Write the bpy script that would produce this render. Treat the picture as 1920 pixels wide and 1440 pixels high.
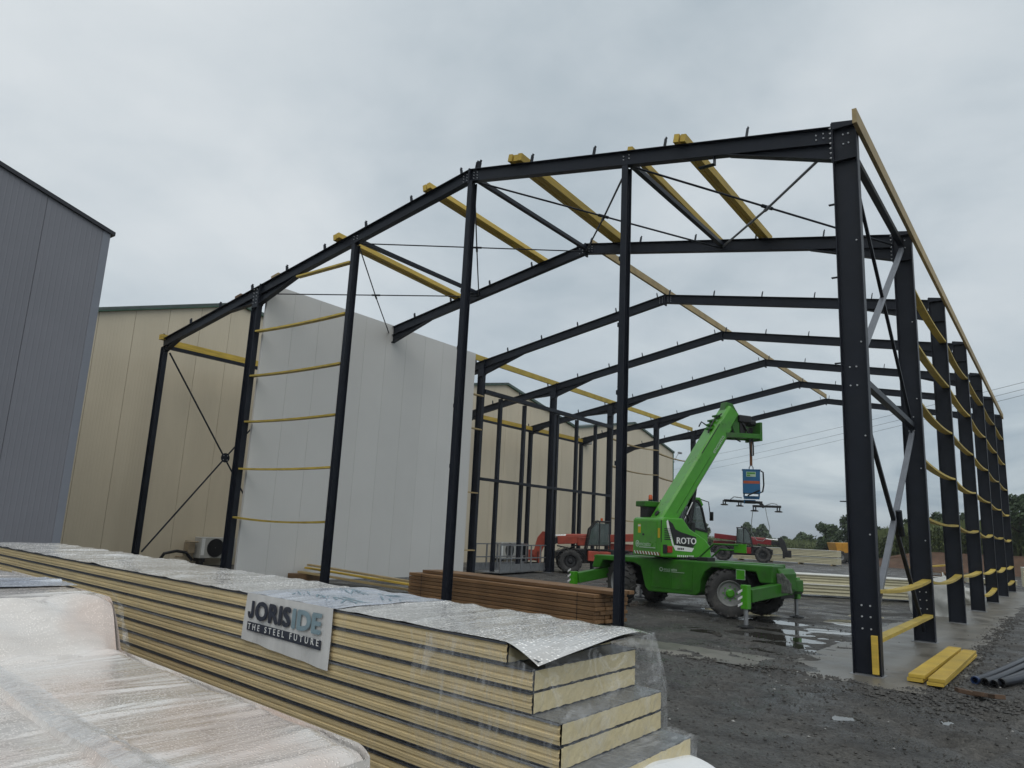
import bpy, math, random
import numpy as np
from mathutils import Vector, Matrix
random.seed(7); RNG = np.random.default_rng(7)
R = math.radians
for o in list(bpy.data.objects): bpy.data.objects.remove(o)
SC = bpy.context.scene; COL = SC.collection

# ------------------------------------------------------------------ camera
CAM_P = Vector((2.165, -11.453, 1.733))
CR = Vector((0.801, 0.596, 0.048)); CF = Vector((-0.593, 0.781, 0.194)).normalized()
CR = (CR - CF*CR.dot(CF)).normalized(); CU = CR.cross(CF)
cd = bpy.data.cameras.new('camera'); cam = bpy.data.objects.new('camera', cd); COL.objects.link(cam)
cd.sensor_width = 36; cd.lens = 1374.2/1920*36; cd.clip_end = 9000; cd.clip_start = .05
m = Matrix((CR, CU, -CF)).transposed().to_4x4(); m.translation = CAM_P
cam.matrix_world = m; SC.camera = cam
SC.render.resolution_x = 1024; SC.render.resolution_y = 768

# ------------------------------------------------------------------ world
SUN_EL, SUN_AZ = 55, 138     # degrees; azimuth clockwise from +Y
w = bpy.data.worlds.new('World'); SC.world = w; w.use_nodes = True
nt = w.node_tree; N = nt.nodes; L = nt.links; N.clear()
out = N.new('ShaderNodeOutputWorld'); bg = N.new('ShaderNodeBackground'); bg.inputs[1].default_value = .1
sky = N.new('ShaderNodeTexSky'); sky.sky_type = 'NISHITA'; sky.sun_disc = False
sky.sun_elevation = R(SUN_EL); sky.sun_rotation = R(SUN_AZ)
tc = N.new('ShaderNodeTexCoord'); sep = N.new('ShaderNodeSeparateXYZ'); L.new(tc.outputs['Generated'], sep.inputs[0])
def wmath(op, a, b=None):
    n = N.new('ShaderNodeMath'); n.operation = op
    for i, x in enumerate((a, b)):
        if x is None: continue
        if isinstance(x, (int, float)): n.inputs[i].default_value = x
        else: L.new(x, n.inputs[i])
    return n.outputs[0]
zc = wmath('ADD', wmath('MAXIMUM', sep.outputs[2], 0), .16)
cx = wmath('DIVIDE', sep.outputs[0], zc); cy = wmath('DIVIDE', sep.outputs[1], zc)
comb = N.new('ShaderNodeCombineXYZ'); L.new(cx, comb.inputs[0]); L.new(cy, comb.inputs[1])
def wnoise(scale, detail, rough, dist):
    n = N.new('ShaderNodeTexNoise'); n.inputs['Scale'].default_value = scale; n.inputs['Detail'].default_value = detail
    n.inputs['Roughness'].default_value = rough; n.inputs['Distortion'].default_value = dist
    L.new(comb.outputs[0], n.inputs['Vector']); return n.outputs[0]
n1 = wnoise(.55, 7, .52, .6); n2 = wnoise(1.7, 6, .55, .3)
cl = wmath('ADD', wmath('MULTIPLY', n1, .7), wmath('MULTIPLY', n2, .3))
cr = N.new('ShaderNodeValToRGB'); L.new(cl, cr.inputs[0])
e = cr.color_ramp.elements
e[0].position = .40; e[0].color = (.425, .495, .545, 1)
e[1].position = .61; e[1].color = (.705, .75, .775, 1)
x = e.new(.5); x.color = (.58, .64, .68, 1)
# an overcast sky is bluer and darker low down
mr = N.new('ShaderNodeMapRange'); mr.interpolation_type = 'SMOOTHSTEP'
mr.inputs[1].default_value = .0; mr.inputs[2].default_value = .38; L.new(sep.outputs[2], mr.inputs[0])
lowc = N.new('ShaderNodeValToRGB'); L.new(wnoise(.8, 8, .6, .8), lowc.inputs[0])
e = lowc.color_ramp.elements
e[0].position = .38; e[0].color = (.28, .36, .425, 1); e[1].position = .66; e[1].color = (.60, .67, .70, 1)
mx = N.new('ShaderNodeMix'); mx.data_type = 'RGBA'; L.new(mr.outputs[0], mx.inputs[0])
L.new(lowc.outputs[0], mx.inputs[6]); L.new(cr.outputs[0], mx.inputs[7])
sc10 = N.new('ShaderNodeVectorMath'); sc10.operation = 'SCALE'; sc10.inputs['Scale'].default_value = 9.0
L.new(mx.outputs[2], sc10.inputs[0])
mx2 = N.new('ShaderNodeMix'); mx2.data_type = 'RGBA'; mx2.inputs[0].default_value = .94
L.new(sky.outputs[0], mx2.inputs[6]); L.new(sc10.outputs[0], mx2.inputs[7])
L.new(mx2.outputs[2], bg.inputs[0]); L.new(bg.outputs[0], out.inputs[0])
sl = bpy.data.lights.new('sun', 'SUN'); sl.energy = 1.1; sl.angle = R(60); sl.color = (1, .97, .92)
so = bpy.data.objects.new('sun', sl); COL.objects.link(so)
az = R(SUN_AZ); el = R(SUN_EL)
sd = Vector((math.sin(az)*math.cos(el), math.cos(az)*math.cos(el), math.sin(el)))
so.rotation_euler = sd.to_track_quat('Z', 'Y').to_euler()
SC.view_settings.view_transform = 'Standard'; SC.view_settings.look = 'None'
SC.view_settings.exposure = .2; SC.view_settings.gamma = 1

# ------------------------------------------------------------------ photo pixel -> point
def ray(px, py):
    return (CF + CR*((px-960)/1374.2) + CU*((720-py)/1374.2)).normalized()
def onZ(px, py, z=0):
    d = ray(px, py); return CAM_P + d*((z-CAM_P.z)/d.z)
def onX(px, py, x):
    d = ray(px, py); return CAM_P + d*((x-CAM_P.x)/d.x)
def onY(px, py, y):
    d = ray(px, py); return CAM_P + d*((y-CAM_P.y)/d.y)

# ------------------------------------------------------------------ materials
def mat(name, col, rough=.6, metal=0, var=.12, vscale=3, bump=0, bscale=60, stretch=(1,1,1), rnd=0,
        col2=None, spot=0, spotcol=(.1,.08,.06), spotscale=1.5, coat=0, spec=.5, rvar=.1):
    ma = bpy.data.materials.new(name); ma.use_nodes = True
    t = ma.node_tree; n = t.nodes; l = t.links; b = n['Principled BSDF']
    b.inputs['Roughness'].default_value = rough; b.inputs['Metallic'].default_value = metal
    b.inputs['Coat Weight'].default_value = coat; b.inputs['Specular IOR Level'].default_value = spec
    c = n.new('ShaderNodeTexCoord'); mp = n.new('ShaderNodeMapping'); mp.inputs['Scale'].default_value = stretch
    l.new(c.outputs['Object'], mp.inputs[0])
    ns = n.new('ShaderNodeTexNoise'); ns.inputs['Scale'].default_value = vscale; ns.inputs['Detail'].default_value = 6
    ns.inputs['Roughness'].default_value = .62; l.new(mp.outputs[0], ns.inputs[0])
    rp = n.new('ShaderNodeValToRGB'); l.new(ns.outputs[0], rp.inputs[0])
    c2 = col2 or tuple(min(1, k*(1+var)) for k in col)
    rp.color_ramp.elements[0].position = .3; rp.color_ramp.elements[1].position = .7
    rp.color_ramp.elements[0].color = (*[k*(1-var) for k in col], 1); rp.color_ramp.elements[1].color = (*c2, 1)
    last = rp.outputs[0]
    if rnd:
        oi = n.new('ShaderNodeObjectInfo'); hs = n.new('ShaderNodeHueSaturation')
        ma_ = n.new('ShaderNodeMapRange'); ma_.inputs[3].default_value = 1-rnd; ma_.inputs[4].default_value = 1+rnd
        l.new(oi.outputs['Random'], ma_.inputs[0]); l.new(ma_.outputs[0], hs.inputs['Value']); l.new(last, hs.inputs['Color']); last = hs.outputs[0]
    if spot:
        s2 = n.new('ShaderNodeTexNoise'); s2.inputs['Scale'].default_value = spotscale; s2.inputs['Detail'].default_value = 8
        s2.inputs['Roughness'].default_value = .7; l.new(mp.outputs[0], s2.inputs[0])
        r2 = n.new('ShaderNodeMapRange'); r2.inputs[1].default_value = .52; r2.inputs[2].default_value = .72; r2.inputs[4].default_value = spot
        l.new(s2.outputs[0], r2.inputs[0])
        m2 = n.new('ShaderNodeMix'); m2.data_type = 'RGBA'; l.new(r2.outputs[0], m2.inputs[0]); l.new(last, m2.inputs[6])
        m2.inputs[7].default_value = (*spotcol, 1); last = m2.outputs[2]
    l.new(last, b.inputs['Base Color'])
    if rvar:
        r3 = n.new('ShaderNodeMapRange'); r3.inputs[3].default_value = max(.02, rough-rvar); r3.inputs[4].default_value = min(1, rough+rvar)
        l.new(ns.outputs[0], r3.inputs[0]); l.new(r3.outputs[0], b.inputs['Roughness'])
    if bump:
        bn = n.new('ShaderNodeTexNoise'); bn.inputs['Scale'].default_value = bscale; bn.inputs['Detail'].default_value = 5
        l.new(mp.outputs[0], bn.inputs[0])
        bp = n.new('ShaderNodeBump'); bp.inputs['Strength'].default_value = bump; bp.inputs['Distance'].default_value = .02
        l.new(bn.outputs[0], bp.inputs['Height']); l.new(bp.outputs[0], b.inputs['Normal'])
    return ma

def ribbed(name, col, axis, period, depth, rough=.45, **k):
    """sheet steel with fine vertical ribs (relief only)"""
    ma = mat(name, col, rough, **k); n = ma.node_tree.nodes; l = ma.node_tree.links; b = n['Principled BSDF']
    c = n.new('ShaderNodeTexCoord'); s = n.new('ShaderNodeSeparateXYZ'); l.new(c.outputs['Object'], s.inputs[0])
    w_ = n.new('ShaderNodeMath'); w_.operation = 'MULTIPLY'; w_.inputs[1].default_value = 2*math.pi/period; l.new(s.outputs[axis], w_.inputs[0])
    sn = n.new('ShaderNodeMath'); sn.operation = 'SINE'; l.new(w_.outputs[0], sn.inputs[0])
    pw = n.new('ShaderNodeMapRange'); pw.inputs[1].default_value = .55; pw.inputs[2].default_value = 1; l.new(sn.outputs[0], pw.inputs[0])
    bp = n.new('ShaderNodeBump'); bp.inputs['Distance'].default_value = depth; bp.inputs['Strength'].default_value = .7
    l.new(pw.outputs[0], bp.inputs['Height']); l.new(bp.outputs[0], b.inputs['Normal'])
    return ma

STEEL = mat('steel_paint', (.0080, .0105, .0175), .45, var=.3, vscale=2.5, bump=.05, bscale=90, spot=.5, spotcol=(.018,.020,.024), spotscale=3, spec=.30)
GALV = mat('galvanised', (.30, .31, .32), .45, .6, var=.2, vscale=8)
GREYTUBE = mat('grey_primer_tube', (.16, .17, .19), .42, .2, var=.15, vscale=6)
BOLT = mat('zinc_bolt', (.55, .56, .57), .4, .5)
YWOOD = mat('yellow_treated_timber', (.47, .345, .06), .6, var=.28, vscale=3, stretch=(1,1,1), bump=.15, bscale=30, rnd=.18, spot=.35, spotcol=(.25,.155,.035), spotscale=3)
YWOODX = mat('yellow_timber_grain', (.50, .345, .05), .55, var=.25, vscale=2.5, stretch=(.6,.6,6), bump=.2, bscale=20, rnd=.15, spot=.4, spotcol=(.30,.16,.03), spotscale=2)
PALEWOOD = mat('weathered_timber', (.36, .27, .13), .65, var=.22, vscale=3, bump=.15, bscale=30, rnd=.15)
BROWN = mat('brown_treated_timber', (.185, .102, .045), .6, var=.4, vscale=1.2, stretch=(1,8,8), bump=.25, bscale=8, rnd=.25, spot=.5, spotcol=(.11,.05,.02), spotscale=.8)
WHITEP = ribbed('white_liner_sheet', (.61, .605, .585), 1, .1, .0012, .4, var=.03, vscale=.6, rnd=.025)
BEIGE = ribbed('beige_cladding', (.61, .535, .40), 1, .1, .004, .42, var=.06, vscale=.8, rnd=.035, stretch=(1,1,.25), spot=.16, spotcol=(.36,.32,.23), spotscale=.9)
GREYC = ribbed('grey_cladding', (.195, .198, .222), 1, .1, .004, .4, var=.05, vscale=.8, rnd=.03)
DARKT = mat('dark_trim', (.022, .022, .028), .4, var=.15)
GREYT = mat('grey_corner_trim', (.21, .225, .26), .4, var=.05)
GREENT = mat('green_trim', (.03, .10, .055), .45, var=.15)
JOINT = mat('joint_backing', (.11, .10, .08), .8)
ROOFM = mat('roof_sheet', (.10, .13, .12), .5)
CONC = mat('wet_concrete', (.150, .139, .118), .40, var=.3, vscale=1.3, bump=.35, bscale=25, spot=.95, spotcol=(.062,.058,.052), spotscale=.9, rvar=.3)
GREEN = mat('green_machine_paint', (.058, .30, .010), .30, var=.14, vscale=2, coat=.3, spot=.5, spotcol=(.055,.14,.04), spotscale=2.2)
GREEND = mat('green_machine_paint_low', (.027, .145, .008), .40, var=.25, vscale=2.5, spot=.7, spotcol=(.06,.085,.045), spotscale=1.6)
BLACKM = mat('black_metal', (.012, .012, .013), .5, var=.3)
RUBBER = mat('tyre_rubber', (.035, .034, .033), .75, var=.3, vscale=6, bump=.3, bscale=40, spot=.8, spotcol=(.11,.105,.095), spotscale=3.5)
RIM = mat('dusty_rim', (.22, .225, .22), .5, var=.2, vscale=5, spot=.5, spotcol=(.10,.09,.08), spotscale=3)
CHROME = mat('piston_rod', (.7, .7, .7), .18, 1)
HOSE = mat('black_hose', (.01, .01, .011), .4)
WHITE = mat('white_print', (.75, .76, .74), .45, var=.05)
YELLOWS = mat('yellow_sticker', (.62, .42, .02), .5)
REDS = mat('red_lens', (.35, .03, .015), .3)
ORANGE = mat('orange_lens', (.55, .09, .015), .25)
PALEGR = mat('pale_print', (.42, .55, .42), .5)
PRINTD = mat('dark_print', (.022, .028, .045), .5, var=.25, vscale=14)
PRINTB = mat('faded_blue_print', (.20, .285, .325), .5, var=.12, vscale=14)
REDOLD = mat('faded_red_paint', (.36, .058, .030), .5, var=.25, vscale=3, spot=.5, spotcol=(.12,.03,.02), spotscale=2.5)
REDNEW = mat('dark_red_paint', (.20, .008, .011), .35, var=.1, coat=.3)
BLUE = mat('blue_machine_paint', (.018, .12, .27), .4, var=.12)
ORANGEP = mat('orange_stripe', (.42, .085, .035), .5)
SLING = mat('brown_webbing', (.20, .085, .035), .8)
CREAM = mat('cream_panel', (.60, .56, .40), .45, var=.08, rnd=.06)
CREAM_SKYLIT = mat('cream_skylit_top', (.72, .71, .64), .35, var=.04)  # whiter than the panels: skylight on the top faces painted into the colour
DUMPY = mat('dumper_yellow', (.50, .24, .02), .5, var=.2, spot=.3, spotcol=(.2,.1,.03))
BAGM = mat('white_woven_bag', (.60, .60, .57), .7, var=.1, vscale=6, bump=.5, bscale=9)
FOAM = mat('foam_core', (.67, .57, .34), .8, var=.07, vscale=9, bump=.12, bscale=160, spot=.16, spotcol=(.50,.33,.12), spotscale=5, rnd=.05)
FOAMS = mat('foam_side', (.63, .50, .275), .7, var=.22, vscale=5, stretch=(.25,1,9), bump=.2, bscale=14, rnd=.08)
SKIN = mat('dark_sheet_edge', (.055, .062, .075), .3, .3, var=.2)
SKINTOP = mat('wet_grey_sheet', (.20, .21, .225), .25, .2, var=.2, vscale=4, stretch=(1,7,1), bump=.4, bscale=30)
BANNER = mat('banner_fabric', (.58, .575, .56), .55, var=.10, vscale=9, stretch=(1,1,.3), bump=.3, bscale=12)
FLEECE = mat('white_fleece', (.78, .79, .79), .8, var=.04, bump=.3, bscale=25)
PIPE = mat('black_conduit', (.016, .019, .027), .36, var=.25, spec=.4)
PIPEB = mat('blue_conduit_end', (.015, .035, .10), .4)
BARK = mat('bark', (.06, .045, .03), .9)
LEAF = [mat('foliage_%d' % i, c, .7, var=.35, vscale=1.2, rnd=.1) for i, c in enumerate([(.036,.060,.022), (.050,.080,.028), (.065,.095,.034)])]
CORN = mat('corn_leaf', (.075, .12, .028), .6, var=.4, vscale=.6, col2=(.15, .175, .055))
EARTH = mat('red_earth', (.115, .066, .042), .9, var=.4, vscale=1.2, bump=.8, bscale=5, spot=.5, spotcol=(.05,.055,.025), spotscale=1)
HILL = mat('wooded_hill', (.035, .05, .03), .9, var=.3, vscale=.02)
CABLE = mat('cable', (.05, .055, .06), .6)
ACW = mat('unit_casing', (.42, .42, .39), .5, var=.06)
GLASS = bpy.data.materials.new('cab_glass'); GLASS.use_nodes = True
b = GLASS.node_tree.nodes['Principled BSDF']; b.inputs['Base Color'].default_value = (.10, .13, .125, 1)
b.inputs['Roughness'].default_value = .04; b.inputs['Alpha'].default_value = .62; b.inputs['Specular IOR Level'].default_value = .7
WATER = bpy.data.materials.new('puddle_water'); WATER.use_nodes = True
t = WATER.node_tree; b = t.nodes['Principled BSDF']; b.inputs['Base Color'].default_value = (.05, .047, .04, 1)
b.inputs['Roughness'].default_value = .03; b.inputs['Specular IOR Level'].default_value = .75
nn = t.nodes.new('ShaderNodeTexNoise'); nn.inputs['Scale'].default_value = 7; bb = t.nodes.new('ShaderNodeBump')
bb.inputs['Strength'].default_value = .06; bb.inputs['Distance'].default_value = .02
t.links.new(nn.outputs[0], bb.inputs['Height']); t.links.new(bb.outputs[0], b.inputs['Normal'])

def wrap_mat(name, base, base2, card=None, wscale=9., cell=60, sparkle=.22, beadb=.9, rid=.22):
    """opaque wet wrapping film: creases across the pack, beads of rain with their sparkle painted in as lighter colour"""
    ma = bpy.data.materials.new(name); ma.use_nodes = True; t = ma.node_tree; n = t.nodes; l = t.links
    b = n['Principled BSDF']; c = n.new('ShaderNodeTexCoord')
    def stretched(k, dist):
        mp = n.new('ShaderNodeMapping'); l.new(c.outputs['Object'], mp.inputs[0])
        mp.inputs['Rotation'].default_value = (0, 0, R(6+k)); mp.inputs['Scale'].default_value = (wscale*k, wscale*.10*k, wscale*.5*k)
        a = n.new('ShaderNodeTexNoise'); a.inputs['Scale'].default_value = 1; a.inputs['Detail'].default_value = 3.5; a.inputs['Roughness'].default_value = .5
        a.inputs['Distortion'].default_value = dist; l.new(mp.outputs[0], a.inputs[0]); return a.outputs[0]
    def mth(op, x, y=0., z=None):
        q = n.new('ShaderNodeMath'); q.operation = op
        for i, k in enumerate((x, y) if z is None else (x, y, z)):
            if isinstance(k, (int, float)): q.inputs[i].default_value = k
            else: l.new(k, q.inputs[i])
        return q.outputs[0]
    A = stretched(1, .5); B = stretched(3.1, .9)
    ridge = mth('SUBTRACT', 1, mth('MULTIPLY', mth('ABSOLUTE', mth('SUBTRACT', B, .5)), 5))     # sharp crease lines
    ridge = mth('MAXIMUM', ridge, 0)
    v = n.new('ShaderNodeTexVoronoi'); v.inputs['Scale'].default_value = cell; l.new(c.outputs['Object'], v.inputs[0])
    dr = n.new('ShaderNodeMapRange'); dr.inputs[1].default_value = .5; dr.inputs[2].default_value = .1; l.new(v.outputs['Distance'], dr.inputs[0])
    sc_ = n.new('ShaderNodeSeparateColor'); l.new(v.outputs['Color'], sc_.inputs[0])
    pn = n.new('ShaderNodeTexNoise'); pn.inputs['Scale'].default_value = 2.2; pn.inputs['Detail'].default_value = 4; l.new(c.outputs['Object'], pn.inputs[0])
    pr = n.new('ShaderNodeMapRange'); pr.inputs[1].default_value = .38; pr.inputs[2].default_value = .62; pr.inputs[3].default_value = .25; l.new(pn.outputs[0], pr.inputs[0])
    bead = mth('MULTIPLY', mth('MULTIPLY', dr.outputs[0], pr.outputs[0]), mth('GREATER_THAN', sc_.outputs[0], .35))
    rp = n.new('ShaderNodeValToRGB'); l.new(A, rp.inputs[0])
    rp.color_ramp.elements[0].position = .32; rp.color_ramp.elements[1].position = .62
    rp.color_ramp.elements[0].color = (*base2, 1); rp.color_ramp.elements[1].color = (*base, 1)
    last = rp.outputs[0]
    if card:
        cn = n.new('ShaderNodeTexNoise'); cn.inputs['Scale'].default_value = 1.3; cn.inputs['Detail'].default_value = 3; l.new(c.outputs['Object'], cn.inputs[0])
        cm = n.new('ShaderNodeMapRange'); cm.inputs[1].default_value = .46; cm.inputs[2].default_value = .62; cm.inputs[4].default_value = .8; l.new(cn.outputs[0], cm.inputs[0])
        mx = n.new('ShaderNodeMix'); mx.data_type = 'RGBA'; l.new(cm.outputs[0], mx.inputs[0]); l.new(last, mx.inputs[6]); mx.inputs[7].default_value = (*card, 1); last = mx.outputs[2]
    hs = n.new('ShaderNodeHueSaturation'); l.new(last, hs.inputs['Color'])
    val = mth('ADD', mth('ADD', 1-sparkle*.6, mth('MULTIPLY', bead, sparkle*2.4)), mth('MULTIPLY', ridge, .09)); l.new(val, hs.inputs['Value'])  # sparkle of the rain beads painted as lighter value, crease lines lightened too
    l.new(hs.outputs[0], b.inputs['Base Color'])
    b.inputs['Roughness'].default_value = .2; b.inputs['Coat Weight'].default_value = .9; b.inputs['Coat Roughness'].default_value = .05
    b1 = n.new('ShaderNodeBump'); b1.inputs['Strength'].default_value = .55; b1.inputs['Distance'].default_value = .016; l.new(mth('ADD', A, mth('MULTIPLY', ridge, rid)), b1.inputs['Height'])
    b2 = n.new('ShaderNodeBump'); b2.inputs['Strength'].default_value = beadb; b2.inputs['Distance'].default_value = .008; l.new(bead, b2.inputs['Height'])
    l.new(b1.outputs[0], b2.inputs['Normal']); l.new(b2.outputs[0], b.inputs['Normal']); l.new(b2.outputs[0], b.inputs['Coat Normal'])
    return ma
WRAP = wrap_mat('wet_wrap_grey', (.80, .785, .76), (.60, .575, .54), cell=52, sparkle=.55)
WRAPC = wrap_mat('wet_wrap_over_cardboard', (.77, .73, .69), (.70, .645, .595), card=(.67, .55, .48), wscale=5, cell=85, sparkle=.22, beadb=.5, rid=.10)
WRAPB = wrap_mat('wet_wrap_bluish_label', (.64, .68, .75), (.42, .46, .56), wscale=14, cell=70, sparkle=.3)
CARD = mat('bare_cardboard', (.36, .19, .125), .7, var=.1, vscale=4)

def film_mat(name, dens, streak, amp):
    ma = bpy.data.materials.new(name); ma.use_nodes = True; t = ma.node_tree; n = t.nodes; l = t.links
    o = n['Material Output']; b = n['Principled BSDF']
    b.inputs['Base Color'].default_value = (.8, .82, .84, 1); b.inputs['Roughness'].default_value = .16
    c = n.new('ShaderNodeTexCoord'); mp = n.new('ShaderNodeMapping'); mp.inputs['Scale'].default_value = streak; l.new(c.outputs['Object'], mp.inputs[0])
    a = n.new('ShaderNodeTexNoise'); a.inputs['Scale'].default_value = 1; a.inputs['Detail'].default_value = 8; a.inputs['Roughness'].default_value = .7; a.inputs['Distortion'].default_value = 1.2; l.new(mp.outputs[0], a.inputs[0])
    r_ = n.new('ShaderNodeMapRange'); r_.inputs[1].default_value = .48; r_.inputs[2].default_value = .74; r_.inputs[3].default_value = dens; r_.inputs[4].default_value = dens+amp; l.new(a.outputs[0], r_.inputs[0])
    l.new(r_.outputs[0], b.inputs['Alpha'])
    bp = n.new('ShaderNodeBump'); bp.inputs['Strength'].default_value = .9; bp.inputs['Distance'].default_value = .015; l.new(a.outputs[0], bp.inputs['Height']); l.new(bp.outputs[0], b.inputs['Normal'])
    return ma
FILM = film_mat('clear_stretch_film', .045, (22, 5, 5), .32)
FILMB = film_mat('bunched_film', .22, (60, 12, 8), .6)
FILMS = film_mat('clear_side_film', .0, (40, 10, 1.5), .14)

# ------------------------------------------------------------------ mesh helpers
class MB:
    def __init__(s, M=None): s.v = []; s.f = []; s.M = M
    def add(s, vs, fs):
        k = len(s.v)
        vs = [Vector(p) for p in vs]
        if s.M is not None: vs = [s.M @ p for p in vs]
        s.v += vs; s.f += [tuple(i+k for i in f) for f in fs]
        return s
    def box(s, c, d, rot=None):
        c = Vector(c); hx, hy, hz = d[0]/2, d[1]/2, d[2]/2
        vs = [Vector((a*hx, b_*hy, e_*hz)) for a in (-1,1) for b_ in (-1,1) for e_ in (-1,1)]
        if rot is not None: vs = [rot @ p for p in vs]
        return s.add([c+p for p in vs], [(0,1,3,2),(4,6,7,5),(0,4,5,1),(2,3,7,6),(0,2,6,4),(1,5,7,3)])
    def bb(s, x0, x1, y0, y1, z0, z1): return s.box(((x0+x1)/2,(y0+y1)/2,(z0+z1)/2), (abs(x1-x0),abs(y1-y0),abs(z1-z0)))
    def frame(s, p0, p1, up):
        a = (Vector(p1)-Vector(p0)).normalized(); up = Vector(up)
        u = (up - a*up.dot(a)).normalized(); return a, u, a.cross(u)
    def prof(s, p0, p1, poly, up=(0,0,1)):
        """sweep a 2-D outline (across, up) from p0 to p1"""
        a, u, r = s.frame(p0, p1, up); n = len(poly); vs = []
        for p in (p0, p1): vs += [Vector(p)+r*q[0]+u*q[1] for q in poly]
        fs = [(i, (i+1) % n, (i+1) % n+n, i+n) for i in range(n)] + [tuple(range(n))[::-1], tuple(range(n, 2*n))]
        return s.add(vs, fs)
    def beam(s, p0, p1, w, h, up=(0,0,1)): return s.prof(p0, p1, [(-w/2,-h/2),(w/2,-h/2),(w/2,h/2),(-w/2,h/2)], up)
    def ibeam(s, p0, p1, h, bf, up, tw=.009, tf=.014):
        a, b_, c, d = bf/2, h/2, tw/2, h/2-tf
        return s.prof(p0, p1, [(-a,-b_),(a,-b_),(a,-d),(c,-d),(c,d),(a,d),(a,b_),(-a,b_),(-a,d),(-c,d),(-c,-d),(-a,-d)], up)
    def tube(s, pts, r, n=8, cap=True):
        pts = [Vector(p) for p in pts]; vs = []; up = Vector((0,0,1))
        for i, p in enumerate(pts):
            a = (pts[min(i+1,len(pts)-1)]-pts[max(i-1,0)]).normalized()
            if abs(a.dot(up)) > .95: up = Vector((1,0,0)) if abs(a.x) < .9 else Vector((0,1,0))
            u = (up-a*up.dot(a)).normalized(); up = u; q = a.cross(u); rr = r[i] if isinstance(r, (list,tuple)) else r
            vs += [p+(u*math.cos(k*2*math.pi/n)+q*math.sin(k*2*math.pi/n))*rr for k in range(n)]
        fs = []
        for i in range(len(pts)-1):
            for k in range(n): fs.append((i*n+k, i*n+(k+1) % n, (i+1)*n+(k+1) % n, (i+1)*n+k))
        if cap: fs += [tuple(range(n))[::-1], tuple(range((len(pts)-1)*n, len(pts)*n))]
        return s.add(vs, fs)
    def lathe(s, prof, o, axis, n=24, caps=True):
        o = Vector(o); a = Vector(axis).normalized(); t_ = Vector((0,0,1)) if abs(a.z) < .9 else Vector((1,0,0))
        u = (t_-a*t_.dot(a)).normalized(); q = a.cross(u); vs = []
        for r_, h in prof: vs += [o+a*h+(u*math.cos(k*2*math.pi/n)+q*math.sin(k*2*math.pi/n))*r_ for k in range(n)]
        fs = []
        for i in range(len(prof)-1):
            for k in range(n): fs.append((i*n+k, i*n+(k+1) % n, (i+1)*n+(k+1) % n, (i+1)*n+k))
        if caps: fs += [tuple(range(n))[::-1], tuple(range((len(prof)-1)*n, len(prof)*n))]
        return s.add(vs, fs)
    def prism(s, poly, o, ux, uy, thick):
        """outline poly (u,v) in the plane o,ux,uy, extruded along ux x uy by thick"""
        o = Vector(o); ux = Vector(ux); uy = Vector(uy); nz = ux.cross(uy).normalized(); n = len(poly)
        vs = [o+ux*p[0]+uy*p[1] for p in poly]; vs += [p+nz*thick for p in vs]
        return s.add(vs, [tuple(range(n))[::-1], tuple(range(n, 2*n))]+[(i, (i+1) % n, (i+1) % n+n, i+n) for i in range(n)])
    def grid(s, fn, nu, nv):
        vs = [fn(i/nu, j/nv) for i in range(nu+1) for j in range(nv+1)]
        return s.add(vs, [(i*(nv+1)+j, (i+1)*(nv+1)+j, (i+1)*(nv+1)+j+1, i*(nv+1)+j+1) for i in range(nu) for j in range(nv)])
    def text(s, txt, size, o, ux, uy, space=1.0, sx=1.0, depth=.001, align='LEFT'):
        c = bpy.data.curves.new('t', 'FONT'); c.body = txt; c.size = size; c.space_character = space; c.align_x = align; c.extrude = depth
        c.resolution_u = 3
        ob = bpy.data.objects.new('t', c); COL.objects.link(ob); bpy.context.view_layer.update()
        me = bpy.data.meshes.new_from_object(ob.evaluated_get(bpy.context.evaluated_depsgraph_get()))
        o = Vector(o); ux = Vector(ux).normalized(); uy = Vector(uy).normalized(); nz = ux.cross(uy)
        s.add([o+ux*(p.co.x*sx)+uy*p.co.y+nz*p.co.z for p in me.vertices], [tuple(f.vertices) for f in me.polygons])
        bpy.data.objects.remove(ob); bpy.data.curves.remove(c); bpy.data.meshes.remove(me); return s
    def build(s, name, mat, parent=None, bevel=0, smooth=False, kind=None, label=None, seg=2):
        root = parent
        while root is not None and root.parent is not None: root = root.parent
        if root is not None: off = root.location.copy()
        else:
            xs = [p.x for p in s.v]; ys_ = [p.y for p in s.v]
            off = Vector(((min(xs)+max(xs))/2, (min(ys_)+max(ys_))/2, min(p.z for p in s.v)))
        me = bpy.data.meshes.new(name); me.from_pydata([p-off for p in s.v], [], s.f); me.update()
        me.materials.append(mat)
        if smooth:
            me.polygons.foreach_set('use_smooth', [True]*len(me.polygons))
            me.set_sharp_from_angle(angle=R(38))
        o = bpy.data.objects.new(name, me); COL.objects.link(o)
        if parent is not None: o.parent = parent
        else: o.location = off
        if bevel:
            bm_ = o.modifiers.new('bevel', 'BEVEL'); bm_.width = bevel; bm_.segments = seg; bm_.limit_method = 'ANGLE'; bm_.angle_limit = R(40)
        if kind: o['kind'] = kind
        if label: o['label'] = label
        return o
def tag(o, label=None, cat=None, group=None, kind=None):
    if label: o['label'] = label
    if cat: o['category'] = cat
    if group: o['group'] = group
    if kind: o['kind'] = kind
    return o
def thing(name, loc, label, cat, group=None):
    o = bpy.data.objects.new(name, None); COL.objects.link(o); o.location = Vector(loc); o.empty_display_size = .2
    return tag(o, label, cat, group)
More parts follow.
